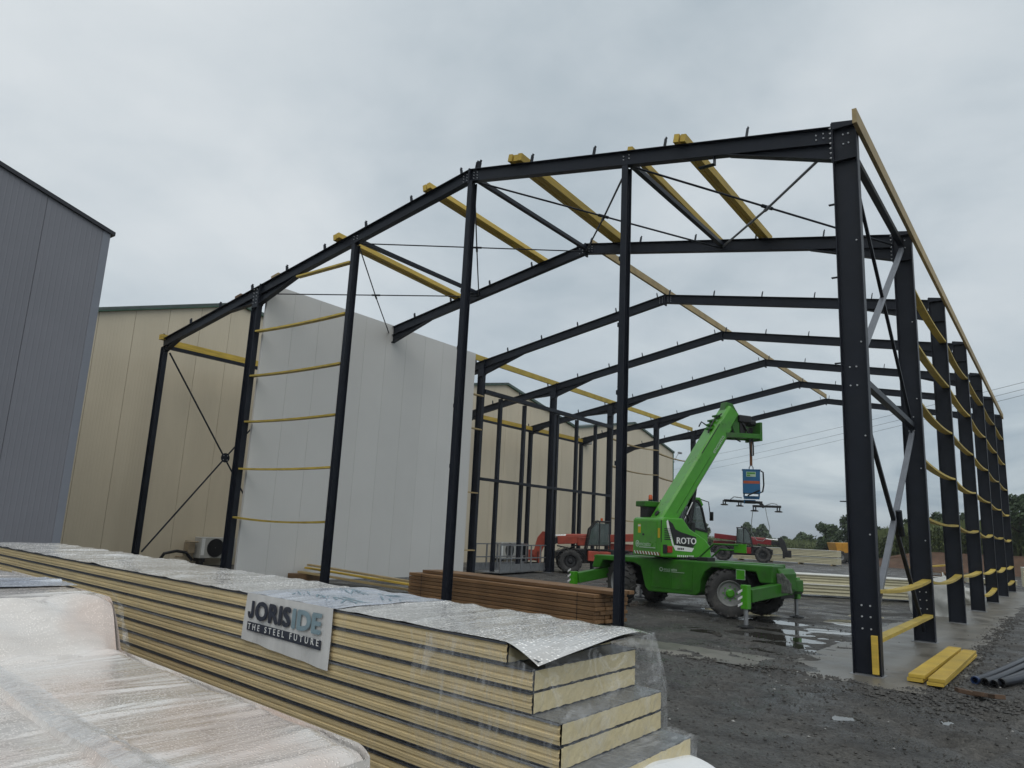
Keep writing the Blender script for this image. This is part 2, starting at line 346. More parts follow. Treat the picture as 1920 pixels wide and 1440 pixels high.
def inst(name, mesh, parent, loc, rot=(0,0,0), scale=(1,1,1), bevel=0):
    """one more piece sharing mesh data; loc in world, parents unrotated"""
    o = bpy.data.objects.new(name, mesh); COL.objects.link(o); o.parent = parent
    root = parent
    while root.parent is not None: root = root.parent
    o.location = Vector(loc)-root.location; o.rotation_euler = rot; o.scale = scale
    if bevel:
        bm_ = o.modifiers.new('bevel', 'BEVEL'); bm_.width = bevel; bm_.segments = 1
    return o
def unit_box(name, d, mat):
    b_ = MB().box((0,0,0), d); me = bpy.data.meshes.new(name); me.from_pydata(b_.v, [], b_.f); me.update(); me.materials.append(mat); return me

# value noise on numpy arrays
_P = RNG.random((256, 256))
def vnoise(x, y):
    xi = np.floor(x).astype(int); yi = np.floor(y).astype(int); fx = x-xi; fy = y-yi
    fx = fx*fx*(3-2*fx); fy = fy*fy*(3-2*fy)
    g = lambda i, j: _P[i % 256, j % 256]
    return (g(xi,yi)*(1-fx)+g(xi+1,yi)*fx)*(1-fy)+(g(xi,yi+1)*(1-fx)+g(xi+1,yi+1)*fx)*fy
def fbm(x, y, o=4):
    s_ = 0; a = .5
    for i in range(o): s_ = s_+a*(vnoise(x+17*i, y+31*i)-.5); x = x*2.03; y = y*2.03; a *= .5
    return s_

# ================================================================== SETTING
def sstep(a, b_, x): t_ = np.clip((x-a)/(b_-a), 0, 1); return t_*t_*(3-2*t_)
PUD = [(-2.5, 3.2, 1.1, .5), (-2.0, 2.35, .6, .3), (-3.3, 5.9, .9, .5), (-2.6, 4.4, .7, .35), (-2.0, 7.6, .7, .8), (.98, -2.15, .10, .20), (.2, -2.8, .09, .13),
       (-1.9, 5.2, .6, .4), (1.62, 4.7, .25, .9), (-2.2, 1.2, .5, .2), (-4.6, 7.4, 1.2, .5), (-2.2, 9.8, .6, .9)]
def axis_coords(fine0, fine1, step, lo, hi):
    a = list(np.arange(fine0, fine1, step)); s_ = step; x_ = fine1
    while x_ < hi: a.append(x_); s_ = min(s_*1.12, 120); x_ += s_
    a.append(hi); s_ = step; x_ = fine0-step
    left = []
    while x_ > lo: left.append(x_); s_ = min(s_*1.12, 120); x_ -= s_
    left.append(lo); return np.array(left[::-1]+a)
def ground_z(X, Y):
    r = np.hypot(X-2, Y+8); fade = np.exp(-(r/19)**2)
    z = fbm(X*1.1, Y*1.1, 3)*.050*fade + fbm(X*5.5, Y*5.5, 3)*.032*fade + fbm(X*19, Y*19, 2)*.014*np.exp(-(r/16)**2)
    # wheel ruts
    for (x0, y0, dx, dy) in ((2.2,-4,-.75,.66), (3.4,-3.4,-.75,.66), (-1,-3,-.98,.2), (1.4,-1.6,-.97,.25), (1.2,-3.1,-.97,.25), (0,1.6,-.97,.25), (-1,3.6,-.95,.3)):
        d = (X-x0)*dy-(Y-y0)*dx + .35*fbm(X*.5, Y*.5, 2)
        z += .02*np.exp(-((np.abs(d)-.30)/.10)**2)*fade; z -= .035*np.exp(-(d/.22)**2)*(1+.6*np.sin(((X-x0)*dx+(Y-y0)*dy)*18))*fade
    for (x0, y0, a, b_) in PUD:
        q = ((X-x0)/a)**2+((Y-y0)/b_)**2
        z -= .055*np.exp(-q)
    conc = (sstep(-1.15, -.7, X)*(1-sstep(.35, .75, X))*sstep(-1.0, -.4, Y)*(1-sstep(31,32,Y)))
    z = z*(1-.7*conc) - .012*conc
    return z
gx = axis_coords(-9.0, 4.6, .06, -2500, 2500); gy = axis_coords(-5.2, 9.0, .06, -400, 5200)
GX, GY = np.meshgrid(gx, gy, indexing='ij'); GZ = ground_z(GX, GY)
# clods pushed up along the edge of the footing
nx, ny = GX.shape
gv = np.stack([GX, GY, GZ], -1).reshape(-1, 3)
ii, jj = np.meshgrid(np.arange(nx-1), np.arange(ny-1), indexing='ij'); a = (ii*ny+jj).ravel()
gf = np.stack([a, a+ny, a+ny+1, a+1], -1)
me = bpy.data.meshes.new('ground'); me.vertices.add(len(gv)); me.vertices.foreach_set('co', gv.ravel())
me.loops.add(gf.size); me.loops.foreach_set('vertex_index', gf.ravel().astype(np.int32))
me.polygons.add(len(gf)); me.polygons.foreach_set('loop_start', np.arange(0, gf.size, 4, dtype=np.int32)); me.polygons.foreach_set('loop_total', np.full(len(gf), 4, dtype=np.int32))
me.update(); me.validate(); me.polygons.foreach_set('use_smooth', [True]*len(gf))
G = bpy.data.materials.new('wet_gravel_ground'); G.use_nodes = True; t = G.node_tree; n = t.nodes; l = t.links; b = n['Principled BSDF']
c = n.new('ShaderNodeTexCoord')
def gn(scale, detail, rough=.6):
    q = n.new('ShaderNodeTexNoise'); q.inputs['Scale'].default_value = scale; q.inputs['Detail'].default_value = detail; q.inputs['Roughness'].default_value = rough
    l.new(c.outputs['Object'], q.inputs[0]); return q.outputs[0]
vo = n.new('ShaderNodeTexVoronoi'); vo.inputs['Scale'].default_value = 34; l.new(c.outputs['Object'], vo.inputs[0])
rp = n.new('ShaderNodeValToRGB'); l.new(gn(.85, 9, .72), rp.inputs[0])
rp.color_ramp.elements[0].position = .33; rp.color_ramp.elements[0].color = (.022, .021, .020, 1)
rp.color_ramp.elements[1].position = .68; rp.color_ramp.elements[1].color = (.100, .094, .084, 1)
hs = n.new('ShaderNodeHueSaturation'); l.new(rp.outputs[0], hs.inputs['Color'])
bw = n.new('ShaderNodeSeparateColor'); l.new(vo.outputs['Color'], bw.inputs[0])
vm = n.new('ShaderNodeMapRange'); vm.inputs[3].default_value = .7; vm.inputs[4].default_value = 1.4; l.new(bw.outputs[0], vm.inputs[0]); l.new(vm.outputs[0], hs.inputs['Value'])
l.new(hs.outputs[0], b.inputs['Base Color'])
rr = n.new('ShaderNodeMapRange'); rr.inputs[1].default_value = .4; rr.inputs[2].default_value = .62; rr.inputs[3].default_value = .22; rr.inputs[4].default_value = .9; l.new(gn(.9, 5), rr.inputs[0]); l.new(rr.outputs[0], b.inputs['Roughness'])
b1 = n.new('ShaderNodeBump'); b1.inputs['Strength'].default_value = .9; b1.inputs['Distance'].default_value = .03; l.new(gn(26, 8, .7), b1.inputs['Height'])
b2 = n.new('ShaderNodeBump'); b2.inputs['Strength'].default_value = .8; b2.inputs['Distance'].default_value = .02; b2.invert = True; l.new(vo.outputs['Distance'], b2.inputs['Height']); l.new(b1.outputs[0], b2.inputs['Normal'])
l.new(b2.outputs[0], b.inputs['Normal'])
me.materials.append(G); go = bpy.data.objects.new('ground', me); COL.objects.link(go); tag(go, kind='structure', label='dark wet gravel yard with ruts')

# puddle water: one sheet that the hollows of the ground dip under
for i, (x0, y0, a, b_) in enumerate(PUD):
    wz = -.026 if a > .3 else -.024
    q = MB(); k = 28
    q.add([(x0+1.9*a*math.cos(j*2*math.pi/k), y0+1.9*b_*math.sin(j*2*math.pi/k), wz-.0007*i) for j in range(k)], [tuple(range(k))])
    tag(q.build('puddle', WATER), kind='structure')

# concrete footing along the right column row and under the front frame
def footing(name, x0, x1, y0, y1, nu, nv, seed):
    u, v = np.meshgrid(np.linspace(0,1,nu+1), np.linspace(0,1,nv+1), indexing='ij'); x_ = x0+(x1-x0)*u; y_ = y0+(y1-y0)*v
    ed = np.minimum(np.minimum(x_-x0, x1-x_), np.minimum(y_-y0, y1-y_)); nse = fbm(x_*1.3+seed, y_*1.3, 4)
    z_ = .010 - .10*np.maximum(0, .30+nse*1.2-ed)**1.2 + np.minimum(nse+.05, .1)*.09
    P_ = np.stack([x_, y_, z_], -1).tolist()
    q = MB().grid(lambda a_, b_: P_[round(a_*nu)][round(b_*nv)], nu, nv).build(name, CONC, smooth=True); return tag(q, kind='structure')
footing('concrete_footing', -1.35, .85, -.75, 31.6, 40, 260, 3)
footing('concrete_footing', -8.5, -1.36, -.62, .55, 110, 24, 9)

# loose stones and clods: uncountable
gvs = MB()
ST = []
def stone(x_, y_, s_): ST.append((x_, y_, s_))
for i in range(7500):
    u = random.random()
    if u < .6: x_, y_ = random.uniform(-3, 3.2), random.uniform(-5.4, 2)
    else: x_, y_ = random.uniform(-7, 3), random.uniform(-3, 9)
    if -.9 < x_ < .5 and y_ > -.3 and random.random() < .8: continue
    stone(x_, y_, random.choice((.006,.007,.008,.010,.013,.018))*random.uniform(.7,1.3))
for i in range(1500):   # ridge of muck along the outer edge of the footing and the front
    if random.random() < .6: y_ = random.uniform(-.6, 14); x_ = .68+random.gauss(0,.16)
    else: x_ = random.uniform(-5, .6); y_ = -.62+random.gauss(0,.09)
    stone(x_, y_, random.uniform(.012, .034))
for i in range(500): stone(.9+random.gauss(0,.5), -1.0+random.gauss(0,.4), random.uniform(.01,.04))
ST = np.array(ST); sz_ = ground_z(ST[:,0], ST[:,1])
DIRS = np.array([(1,0,0),(-1,0,0),(0,1,0),(0,-1,0),(0,0,1),(0,0,-1)], float)
sv = DIRS[None]*ST[:,2][:,None,None]*RNG.uniform(.6,1.25,(len(ST),6,1))
sv[:,:,2] *= .75; sv[:,:,0] += ST[:,0][:,None]; sv[:,:,1] += ST[:,1][:,None]; sv[:,:,2] += (sz_+ST[:,2]*.3)[:,None]
gvs.v = [Vector(p) for p in sv.reshape(-1,3)]
gvs.f = [tuple(k+6*i for k in f) for i in range(len(ST)) for f in ((0,2,4),(2,1,4),(1,3,4),(3,0,4),(2,0,5),(1,2,5),(3,1,5),(0,3,5))]
PS = [(random.uniform(-6, 2.8), random.uniform(-4.5, 8), random.choice((.008,.012,.018))) for i in range(220)]
pz_ = ground_z(np.array([p[0] for p in PS]), np.array([p[1] for p in PS])); pq = MB()
for (x_, y_, s_), z_ in zip(PS, pz_):
    k = random.uniform(.6,1.3); pq.add([(x_+s_*k,y_,z_+s_*.4),(x_-s_,y_,z_+s_*.4),(x_,y_+s_*k,z_+s_*.4),(x_,y_-s_,z_+s_*.4),(x_,y_,z_+s_*(.7+.4*k)),(x_,y_,z_-s_*.3)], [(0,2,4),(2,1,4),(1,3,4),(3,0,4),(2,0,5),(1,2,5),(3,1,5),(0,3,5)])
tag(pq.build('gravel', mat('pale_stone', (.30,.295,.28), .7, var=.4, vscale=20)), 'pale chips of stone scattered among the dark gravel', 'gravel', kind='stuff')
STONE = mat('gravel_stone', (.060, .057, .052), .7, var=.6, vscale=14)
tag(gvs.build('gravel', STONE), 'loose dark gravel and clods scattered over the yard', 'gravel', kind='stuff')

# far terrain: bank of red earth with the maize field on top, woods, hill
def field_h(x_, y_):
    return 1.55*float(sstep(-17, -7, np.array([x_]))[0])
def front_y(x_): return 62.5-.30*min(max(x_+11, 0), 14)+max(0, -(x_+11))*1.5
def bank_fn(u, v):
    x_ = -40+140*u; y0 = front_y(x_); h = field_h(x_, y0)
    nse = float(fbm(np.array([x_*.4]), np.array([v*3.]), 3)[0])
    return (x_, y0+v*2.2+nse*.8, -.06+(h+.07)*v**.8+nse*.25*v*(1-v)*2)
bk = MB().grid(bank_fn, 140, 10).build('earth_bank', EARTH, smooth=True); tag(bk, kind='structure', label='red earth bank at the edge of the maize field')
FIELD = mat('field_soil', (.06, .062, .028), .9, var=.4, vscale=.8)
fd = MB().grid(lambda u, v: (-120+260*u, max(front_y(-120+260*u)+2.2, 0)+v*220, field_h(-120+260*u, 0)+.005), 90, 6).build('field', FIELD, smooth=True); tag(fd, kind='structure')
# maize, seen as one mass
cm = MB()
def maize(x_, y_, z_, h):
    for k in range(11):
        a = random.uniform(0, 6.28); z0 = h*random.uniform(.05,.8); ln = random.uniform(.3,.55); wd = random.uniform(.03,.055)
        d = Vector((math.cos(a), math.sin(a), 0)); q = Vector((-d.y, d.x, 0))*wd
        p = Vector((x_, y_, z_+z0)); p1 = p+d*ln*.5+Vector((0,0,ln*.65)); p2 = p+d*ln+Vector((0,0,ln*.25))
        cm.add([p-q, p+q, p1+q, p1-q, p2], [(0,1,2,3), (3,2,4)])
    cm.add([(x_-.02,y_,z_),(x_+.02,y_,z_),(x_+.012,y_,z_+h*1.12),(x_-.012,y_,z_+h*1.12)], [(0,1,2,3)])
for i in range(7000):
    if random.random() < .62:
        x_ = random.uniform(-14, 12); y_ = front_y(x_)+2.4+abs(random.gauss(0, 4))
        maize(x_, y_, field_h(x_, y_), random.uniform(2.1, 2.6))
    else:
        x_ = random.uniform(-62, -14); y_ = max(front_y(x_)+3, 96+.12*(x_+62))+abs(random.gauss(0, 6))
        maize(x_, y_, field_h(x_, y_), random.uniform(1.7, 2.15))
tag(cm.build('maize_field', CORN), 'tall green maize field behind the yard', 'maize', kind='stuff')

def tree(label, px, py_base, dist, h, rx, leafs=2600, lf=.34, mi=0, low=.12, group='trees beyond the field'):
    d = ray(px, py_base); d = Vector((d.x, d.y, 0)).normalized(); base = CAM_P+d*dist; base.z = -.1+max(0, field_h(base.x, base.y)-.2)
    t_ = thing('tree', base, label, 'tree', group)
    tr = MB(); tr.tube([base, base+Vector((.1,0,h*.35)), base+Vector((-.05,.1,h*.75))], [h*.035, h*.025, h*.008], 7)
    cls = []
    for k in range(15):
        a = random.uniform(0, 6.28); z_ = random.uniform(low, .95); rr_ = rx*math.sqrt(max(.05, 1-((z_-.5)/.55)**2))*random.uniform(.25,.85)
        c_ = base+Vector((math.cos(a)*rr_, math.sin(a)*rr_, z_*h)); cls.append((c_, random.uniform(.2,.42)*rx))
        tr.tube([base+Vector((0,0,h*min(.7,z_*.7))), c_], [h*.012, h*.004], 5)
    tr.build('trunk', BARK, t_)
    cr_ = MB()
    for k in range(leafs):
        c_, r_ = random.choice(cls); q = Vector((random.gauss(0,1), random.gauss(0,1), random.gauss(0,1))).normalized()*r_*random.uniform(.45,1.12)
        p = c_+Vector((q.x, q.y, q.z*.85)); a = Vector((random.gauss(0,1), random.gauss(0,1), random.gauss(0,1))).normalized(); u_ = a.orthogonal().normalized()*lf*random.uniform(.5,1.2); v_ = a.cross(u_)*.7
        cr_.add([p-u_, p+v_*.6, p+u_, p-v_*.6], [(0,1,2,3)])
    cr_.build('crown', LEAF[mi], t_)
    return t_
tree('round bushy tree standing behind the pale panel stack and maize', 1549, 1030, 112, 4.4, 2.3, 4500, .24, 1, .1)
tree('dark spreading tree partly hidden behind the nearest steel column', 1612, 1030, 104, 5.4, 2.6, 4200, .26, 0)
tree('dark hedge tree seen between the first two right columns', 1668, 1020, 96, 3.7, 2.9, 4200, .24, 0, .1)
tree('bushy dark tree right of the diagonal brace of the first bay', 1712, 1015, 92, 3.9, 2.4, 4000, .24, 0, .1)
tree('dark tree showing between the second and third right columns', 1770, 1015, 84, 4.2, 2.4, 4200, .24, 0, .1)
tree('small dark tree top between the third and fourth right columns', 1822, 1015, 88, 4.2, 2.0, 3600, .24, 0, .1)
tree('tall dense dark tree at the right edge behind the last column', 1915, 1015, 74, 5.3, 2.3, 5000, .24, 0, .05)
tree('pale bush tree just right of the green machine cab', 1322, 1035, 120, 4.2, 1.8, 1800, .3, 2, .1)
tree('low shrub left of the round bushy tree behind maize', 1512, 1032, 140, 2.9, 2.6, 1800, .3, 1, .1)
# far wood and hill
fw = MB()
for k in range(5200):
    u_ = random.random(); px = 1395+130*u_; d = ray(px, 1030); d = Vector((d.x,d.y,0)).normalized(); p = CAM_P+d*(205+random.uniform(-6,6))
    hh = 4.2+1.6*math.sin(u_*9)+1.2*math.sin(u_*23+1); hh *= (1.1-.55*u_); z_ = hh*random.random()**.7
    a = Vector((random.gauss(0,1), random.gauss(0,1), random.gauss(0,1))).normalized(); u2 = a.orthogonal().normalized()*.5; v2 = a.cross(u2)*.8
    p = Vector((p.x, p.y, z_)); fw.add([p-u2, p+v2, p+u2, p-v2], [(0,1,2,3)])
tag(fw.build('distant_wood', LEAF[1]), 'dark distant line of woodland beyond the maize', 'wood', kind='stuff')
def hill_fn(u, v):
    a = -62+100*u; d = Vector((math.sin(R(a)), math.cos(R(a)), 0)); p = CAM_P+d*(1500+700*v)
    hh = 14+13*math.sin(a*.13+1.2)+6*math.sin(a*.41)+3*math.sin(a*1.3)
    return (p.x, p.y, (hh+6)*math.sin(math.pi*min(v*1.2, 1)*.5)**1.2-1)
tag(MB().grid(hill_fn, 160, 8).build('hill', HILL, smooth=True), kind='structure')

# ================================================================== STEEL FRAME
YS = [0, 5, 10.08, 15.15, 20.28, 25.44, 30.5]
RX, RZ = -7.97, 9.60
def zr(x): return RZ-.177*(x-RX) if x > RX else RZ-.193*(RX-x)
FR = thing('steel_building_frame', (-8, 15, 0), 'dark grey steel portal frame of an unfinished hall with bolted columns, rafters and bracing', 'building frame')
CX = {'r': -.18, 'i': -15.68, 'l': -20.5}
def bolts(parent, pts, nrm, r=.016):
    q = MB(); nrm = Vector(nrm)
    for p in pts: q.lathe([(r,0),(r,.012),(r*.55,.013),(r*.55,.026)], Vector(p), nrm, 6)
    return q.build('bolts', BOLT, parent, kind='stuff')
cleat_me = None
def make_cleat():
    q = MB().box((0,0,.07), (.01,.09,.15)).box((.035,0,.006), (.07,.09,.012)).prism([(-.03,.14),(.03,.14),(.05,.19),(-.01,.19)], (-.005,0,0), (0,1,0), (0,0,1), .01)
    me = bpy.data.meshes.new('purlin_cleat'); me.from_pydata(q.v, [], q.f); me.materials.append(STEEL); return me
cleat_me = make_cleat()
for k, y in enumerate(YS):
    # columns: web across the hall
    for key, dep, bf in (('r', .36, .17), ('i', .28, .16), ('l', .20, .15)):
        cxx = CX[key]; top = zr(cxx)-(.0 if key == 'r' else .31)
        q = MB().ibeam((cxx, y, .025), (cxx, y, top), dep, bf, (1,0,0), .010, .016)
        cobj = q.build('column', STEEL, FR, bevel=.002, seg=1)
        MB().bb(cxx-dep/2-.04, cxx+dep/2+.03, y-bf/2-.05, y+bf/2+.05, .0, .024).build('base_plate', GALV, cobj)
        if key == 'r':
            MB().prism([(-dep/2, 0), (dep/2, 0), (dep/2, .06), (-dep/2, .06+.177*dep)], (cxx, y+bf/2, top-.03), (1,0,0), (0,0,1), bf).build('cap_plate', STEEL, cobj)
            MB().bb(cxx-dep/2+.017, cxx+dep/2-.017, y-bf/2, y+bf/2, zr(-.36)-.62, zr(-.36)-.60).build('stiffener', STEEL, cobj)
            MB().bb(-.372, -.360, y-.09, y+.09, zr(-.36)-.62, zr(-.36)+.04).build('end_plate', STEEL, cobj)
            if k < 2:
                yb = y-.006
                pt = [(cxx+a*.055, yb, zz) for a in (-.5,.9) for zz in (top-.13, top-.29)]
                pt += [(cxx-.07+a*.09, yb, zz) for a in (0,1) for zz in (4.05, 4.33)]
                pt += [(cxx-.05+a*.11, yb, zz) for a in (0,1) for zz in (.62, .78, .93)]
                pt += [(cxx+.10, yb, zz) for zz in (1.9, 3.3, 4.7, 6.3)]
                bolts(cobj, pt, (0,-1,0), .013)
                bolts(cobj, [(-.373+.001, y-.085+0*j, zr(-.36)-.55+.085*j) for j in range(7)]+[(-.373, y-.06, zr(-.36)-.55+.085*j) for j in range(7)], (-1,-.5,0), .012)
    # rafters
    for side in (0, 1):
        x0, x1 = (-.372, RX) if side == 0 else (RX, -20.62)
        p0 = Vector((x0, y, zr(x0)-.145)); p1 = Vector((x1, y, zr(x1)-.145))
        ra = MB().ibeam(p0, p1, .29, .15, (0,0,1), .008, .013).build('rafter', STEEL, FR, bevel=.002, seg=1)
        if side == 0:
            MB().prism([(-.373, zr(-.373)-.285), (-.373, zr(-.373)-.555), (-2.05, zr(-2.05)-.285)], (0, y+.005, 0), (1,0,0), (0,0,1), .010).build('haunch', STEEL, ra)
            MB().beam((-.373, y, zr(-.373)-.56), (-2.05, y, zr(-2.05)-.295), .15, .013).build('haunch_flange', STEEL, ra)
        else:
            for xa, xb, d_ in ((-15.54, -13.75, .27), (-15.82, -17.0, .16), (-20.4, -19.7, .16)):
                MB().prism([(xa, zr(xa)-.285), (xa, zr(xa)-.285-d_), (xb, zr(xb)-.285)], (0, y+.005, 0), (1,0,0), (0,0,1), .010).build('haunch', STEEL, ra)
                MB().beam((xa, y, zr(xa)-.29-d_), (xb, y, zr(xb)-.295), .15, .013).build('haunch_flange', STEEL, ra)
            MB().bb(-15.535, -15.522, y-.09, y+.09, zr(-15.5)-.60, zr(-15.5)+.02).build('end_plate', STEEL, ra)
            MB().bb(-15.82, -15.55, y-.08, y+.08, zr(-15.68)-.62, zr(-15.68)-.30).build('head_block', STEEL, ra)
        # apex plates
        if side == 0:
            MB().bb(RX-.02, RX+.02, y-.085, y+.085, RZ-.36, RZ+.01).build('apex_plate', STEEL, ra)
            if k < 3:
                bolts(ra, [(RX+s_*xx, y-.006-.005, RZ-.177*abs(xx)-zz) for s_ in (-1,1) for xx in (.10,.20) for zz in (.07,.14,.21)], (0,-1,0), .011)
            if k == 0:
                bolts(ra, [(-.5-a*.11, y-.006, zr(-.55)-zz) for a in (0,1) for zz in (.09,.17)]+[(-4.05+a*.12-.06, y-.006, zr(-4.05)-zz) for a in (0,1) for zz in (.08,.15)], (0,-1,0), .012)
        elif k == 0:
            bolts(ra, [(-11.7+a*.12-.06, y-.006, zr(-11.7)-zz) for a in (0,1) for zz in (.08,.15)]+[(-15.68+a*.14-.07, y-.09, zr(-15.68)-zz) for a in (0,1) for zz in (.1,.2,.3,.4,.5)], (0,-1,0), .012)
        # cleats that wait for purlins
        xs = [-1.75-1.52*j for j in range(5)] if side == 0 else [-8.25-1.55*j for j in range(9)]
        for xx in xs:
            inst('purlin_cleat', cleat_me, ra, (xx, y, zr(xx)-.001), (0, R(10.0) if side == 0 else R(-11), 0), (1,1,1.15 if k == 0 else 1.0))
    if k == 0:
        inst('purlin_cleat', cleat_me, ra, (RX+.22, y, zr(RX+.22)), (0, R(10), 0), (1,1,1.2))
# gable posts of the front frame
for xx in (-4.05, -7.93, -11.7):
    po = MB().ibeam((xx, .02, .02), (xx, .02, zr(xx)-.30), .19, .12, (0,1,0), .008, .012).build('gable_post', STEEL, FR, bevel=.002, seg=1)
    MB().bb(xx-.1, xx+.1, -.11, .15, 0, .02).build('base_plate', GALV, po)
    for zz in (2.97, 4.24, 5.5, 6.78):
        MB().bb(xx-.11, xx-.06, -.03, .03, zz-.05, zz+.03).build('girt_cleat', STEEL, po)
# small brackets left on the front right column and rafter
for zz in (2.35, 4.4, 5.75, 6.95):
    MB().bb(-.46, -.361, -.02, .03, zz, zz+.014).build('girt_cleat', STEEL, FR)
MB().bb(-2.32, -2.305, -.05, .05, zr(-2.3)-.42, zr(-2.3)-.29).bb(-2.60, -2.305, -.05, .05, zr(-2.3)-.43, zr(-2.3)-.418).build('hanger_bracket', STEEL, FR)
# struts between the first and second frame
for xx in (-4.05, -7.93, -11.7):
    MB().prof((xx, .06, zr(xx)-.16), (xx, 4.93, zr(xx)-.16), [(-.05,-.05),(.05,-.05),(.05,.05),(-.05,.05)]).build('strut', STEEL, FR, bevel=.006)
MB().prof((-.2, .1, zr(-.2)-.22), (-.2, 4.9, zr(-.2)-.22), [(-.055,-.055),(.055,-.055),(.055,.055),(-.055,.055)]).build('strut', STEEL, FR, bevel=.006)
for k in range(0, 5):
    MB().bb(-20.46, -20.36, YS[k]+.08, YS[k+1]-.08, 6.83, 6.94).build('eave_channel', STEEL, FR)
# roof cross rods
XSB = (-.35, -4.05, -7.93, -11.7, -15.5)
for j in range(4):
    xa, xb = XSB[j], XSB[j+1]
    for (u_, v_) in ((xa, xb), (xb, xa)):
        light = j == 0 and u_ == xa
        rd = .022 if j < 2 else .017
        pa = Vector((u_, .08, zr(u_)-.24)); pb = Vector((v_, 4.92, zr(v_)-.24 if not light else zr(v_)-.2)); pm = (pa+pb)/2
        pm.z += (-.05 if u_ == xa else .0)
        MB().tube([pa, pa.lerp(pm,.5), pm, pm.lerp(pb,.5), pb], rd*1.15 if light else rd, 8).tube([pm-(pb-pa)*.02, pm+(pb-pa)*.02], rd*1.7, 8).build('brace_rod', GREYTUBE if light else STEEL, FR, smooth=True)
# right wall bracing, first bay
def rb(a, b_, r_, m_):
    MB().beam((-.18, a[0], a[1]), (-.18, b_[0], b_[1]), r_, r_, (1,0,0)).build('wall_brace', m_, FR, bevel=.008)
rb((.15, 7.95), (4.9, 4.12), .055, STEEL); rb((4.85, 7.85), (.15, 4.38), .085, GREYTUBE)
rb((.1, 4.22), (4.92, 4.14), .11, STEEL)
rb((.15, 3.98), (4.9, .22), .065, STEEL); rb((4.85, 4.0), (.15, .45), .085, GREYTUBE)
MB().box((-.18, 4.86, 4.13), (.03, .22, .30)).build('gusset', STEEL, FR)
MB().tube([(-.10,2.42,2.35),(-.10,2.5,2.1),(-.10,2.62,1.95)], .05, 8).build('turnbuckle', STEEL, FR)
# left wall bracing, first bay
for a, b_ in (((.12, 6.72), (4.9, .45)), ((.12, .52), (4.9, 6.72))):
    MB().tube([(-20.38, a[0], a[1]), (-20.38, b_[0], b_[1])], .028, 8).build('wall_brace', STEEL, FR, smooth=True)
MB().lathe([(.16,-.008),(.16,.008)], (-20.36, 2.5, 3.62), (1,0,0), 16).build('gusset', STEEL, FR)
bolts(FR, [(-20.35, 2.5+.10*math.cos(a), 3.62+.10*math.sin(a)) for a in (.8,2.4,3.9,5.5)], (1,0,0), .014)
# partition framing between the inner columns
for za, s_ in ((6.91, .16), (3.55, .11)):
    MB().bb(-15.64, -15.64+s_, YS[2]+.06, YS[4]-.06, za-s_/2, za+s_/2).build('partition_rail', STEEL, FR, bevel=.004)
for yy in (11.4, 13.05, 15.57, 17.2, 18.9):
    MB().bb(-15.78, -15.645, yy-.07, yy+.07, .02, 6.83).build('partition_post', STEEL, FR, bevel=.004)

# ------------------------------------------------------------------ timbers fixed to the frame
def plank_sag(name, p0, p1, w_, t_, sag, up=(0,0,1), mat_=None, n=8, twist=0):
    """flat plank hanging slack between two columns"""
    p0 = Vector(p0); p1 = Vector(p1); d = (p1-p0).normalized(); side = d.cross(Vector(up)).normalized(); upv = side.cross(d)
    vs = []
    for i in range(n+1):
        f = i/n; p = p0.lerp(p1, f)+Vector((0,0,-sag*4*f*(1-f))); tw_ = twist*math.sin(math.pi*f)
        s2 = side*math.cos(tw_)+upv*math.sin(tw_); u2 = upv*math.cos(tw_)-side*math.sin(tw_)
        vs += [p-s2*w_/2-u2*t_/2, p+s2*w_/2-u2*t_/2, p+s2*w_/2+u2*t_/2, p-s2*w_/2+u2*t_/2]
    fs = [(0,1,2,3)[::-1], tuple(4*n+i for i in range(4))]
    for i in range(n):
        for k in range(4): fs.append((4*i+k, 4*i+(k+1) % 4, 4*i+4+(k+1) % 4, 4*i+4+k))
    return MB().add(vs, fs).build(name, mat_ or YWOOD, FR)
for k in range(6):
    for zz in (7.05, 5.85, 4.64, 3.48, 2.33, 1.13):
        if k == 0 and zz > 1.2: continue
        plank_sag('timber_girt', (-.092, YS[k]+.01, zz), (-.092, YS[k+1]-.01, zz+.02), .155, .045, (.05+.018*((k*7+int(zz*10)) % 5)), twist=.1*((k+int(zz)) % 3-1))
for k, sg in ((0, .0), (3, .10), (5, .06)):
    plank_sag('timber_girt', (-.092, YS[k]+.01, .47), (-.092, YS[k+1]-.01, .50), .155, .05, sg)
for zz in (1.69, 2.97, 4.24, 5.51, 6.78):
    plank_sag('timber_girt', (-15.50, -.02, zz), (-11.78, -.02, zz), .14, .045, .03 if zz > 2 else .06)
plank_sag('timber_girt', (-13.9, -.02, zr(-13.9)-.36), (-11.78, -.02, 8.12), .14, .045, 0)
for k, zz in ((4, 6.35), (5, 6.2), (4, 5.0), (5, 4.9), (4, 2.5), (5, 2.4), (1, 6.7), (1, 5.4), (1, 3.0), (1, .9)):
    ya = YS[k]+.05 if k > 1 else 8.9
    plank_sag('timber_girt', (-15.58, ya, zz), (-15.58, YS[k+1]-.02, zz), .14, .045, .10 if k > 1 else 0, mat_=PALEWOOD)
def straight(name, p0, p1, w_, h, m_):
    return MB().beam(p0, p1, w_, h).build(name, m_, FR, bevel=.004)
for k in range(6):
    y0 = -.36 if k == 0 else YS[k]
    straight('eave_timber', (.035, y0+.004, zr(0)-.02), (.035, YS[k+1]-.004, zr(0)-.02), .065, .24, PALEWOOD)
for k in range(5):
    straight('eave_timber', (-20.43, YS[k]+.01, zr(-20.43)-.16+.0), (-20.43, YS[k+1]-.01, zr(-20.43)-.16), .07, .22, YWOODX)
MB().bb(-20.72,-20.52,-.12,.10, zr(-20.6)-.02, zr(-20.6)+.14).build('eave_block', YWOODX, FR)
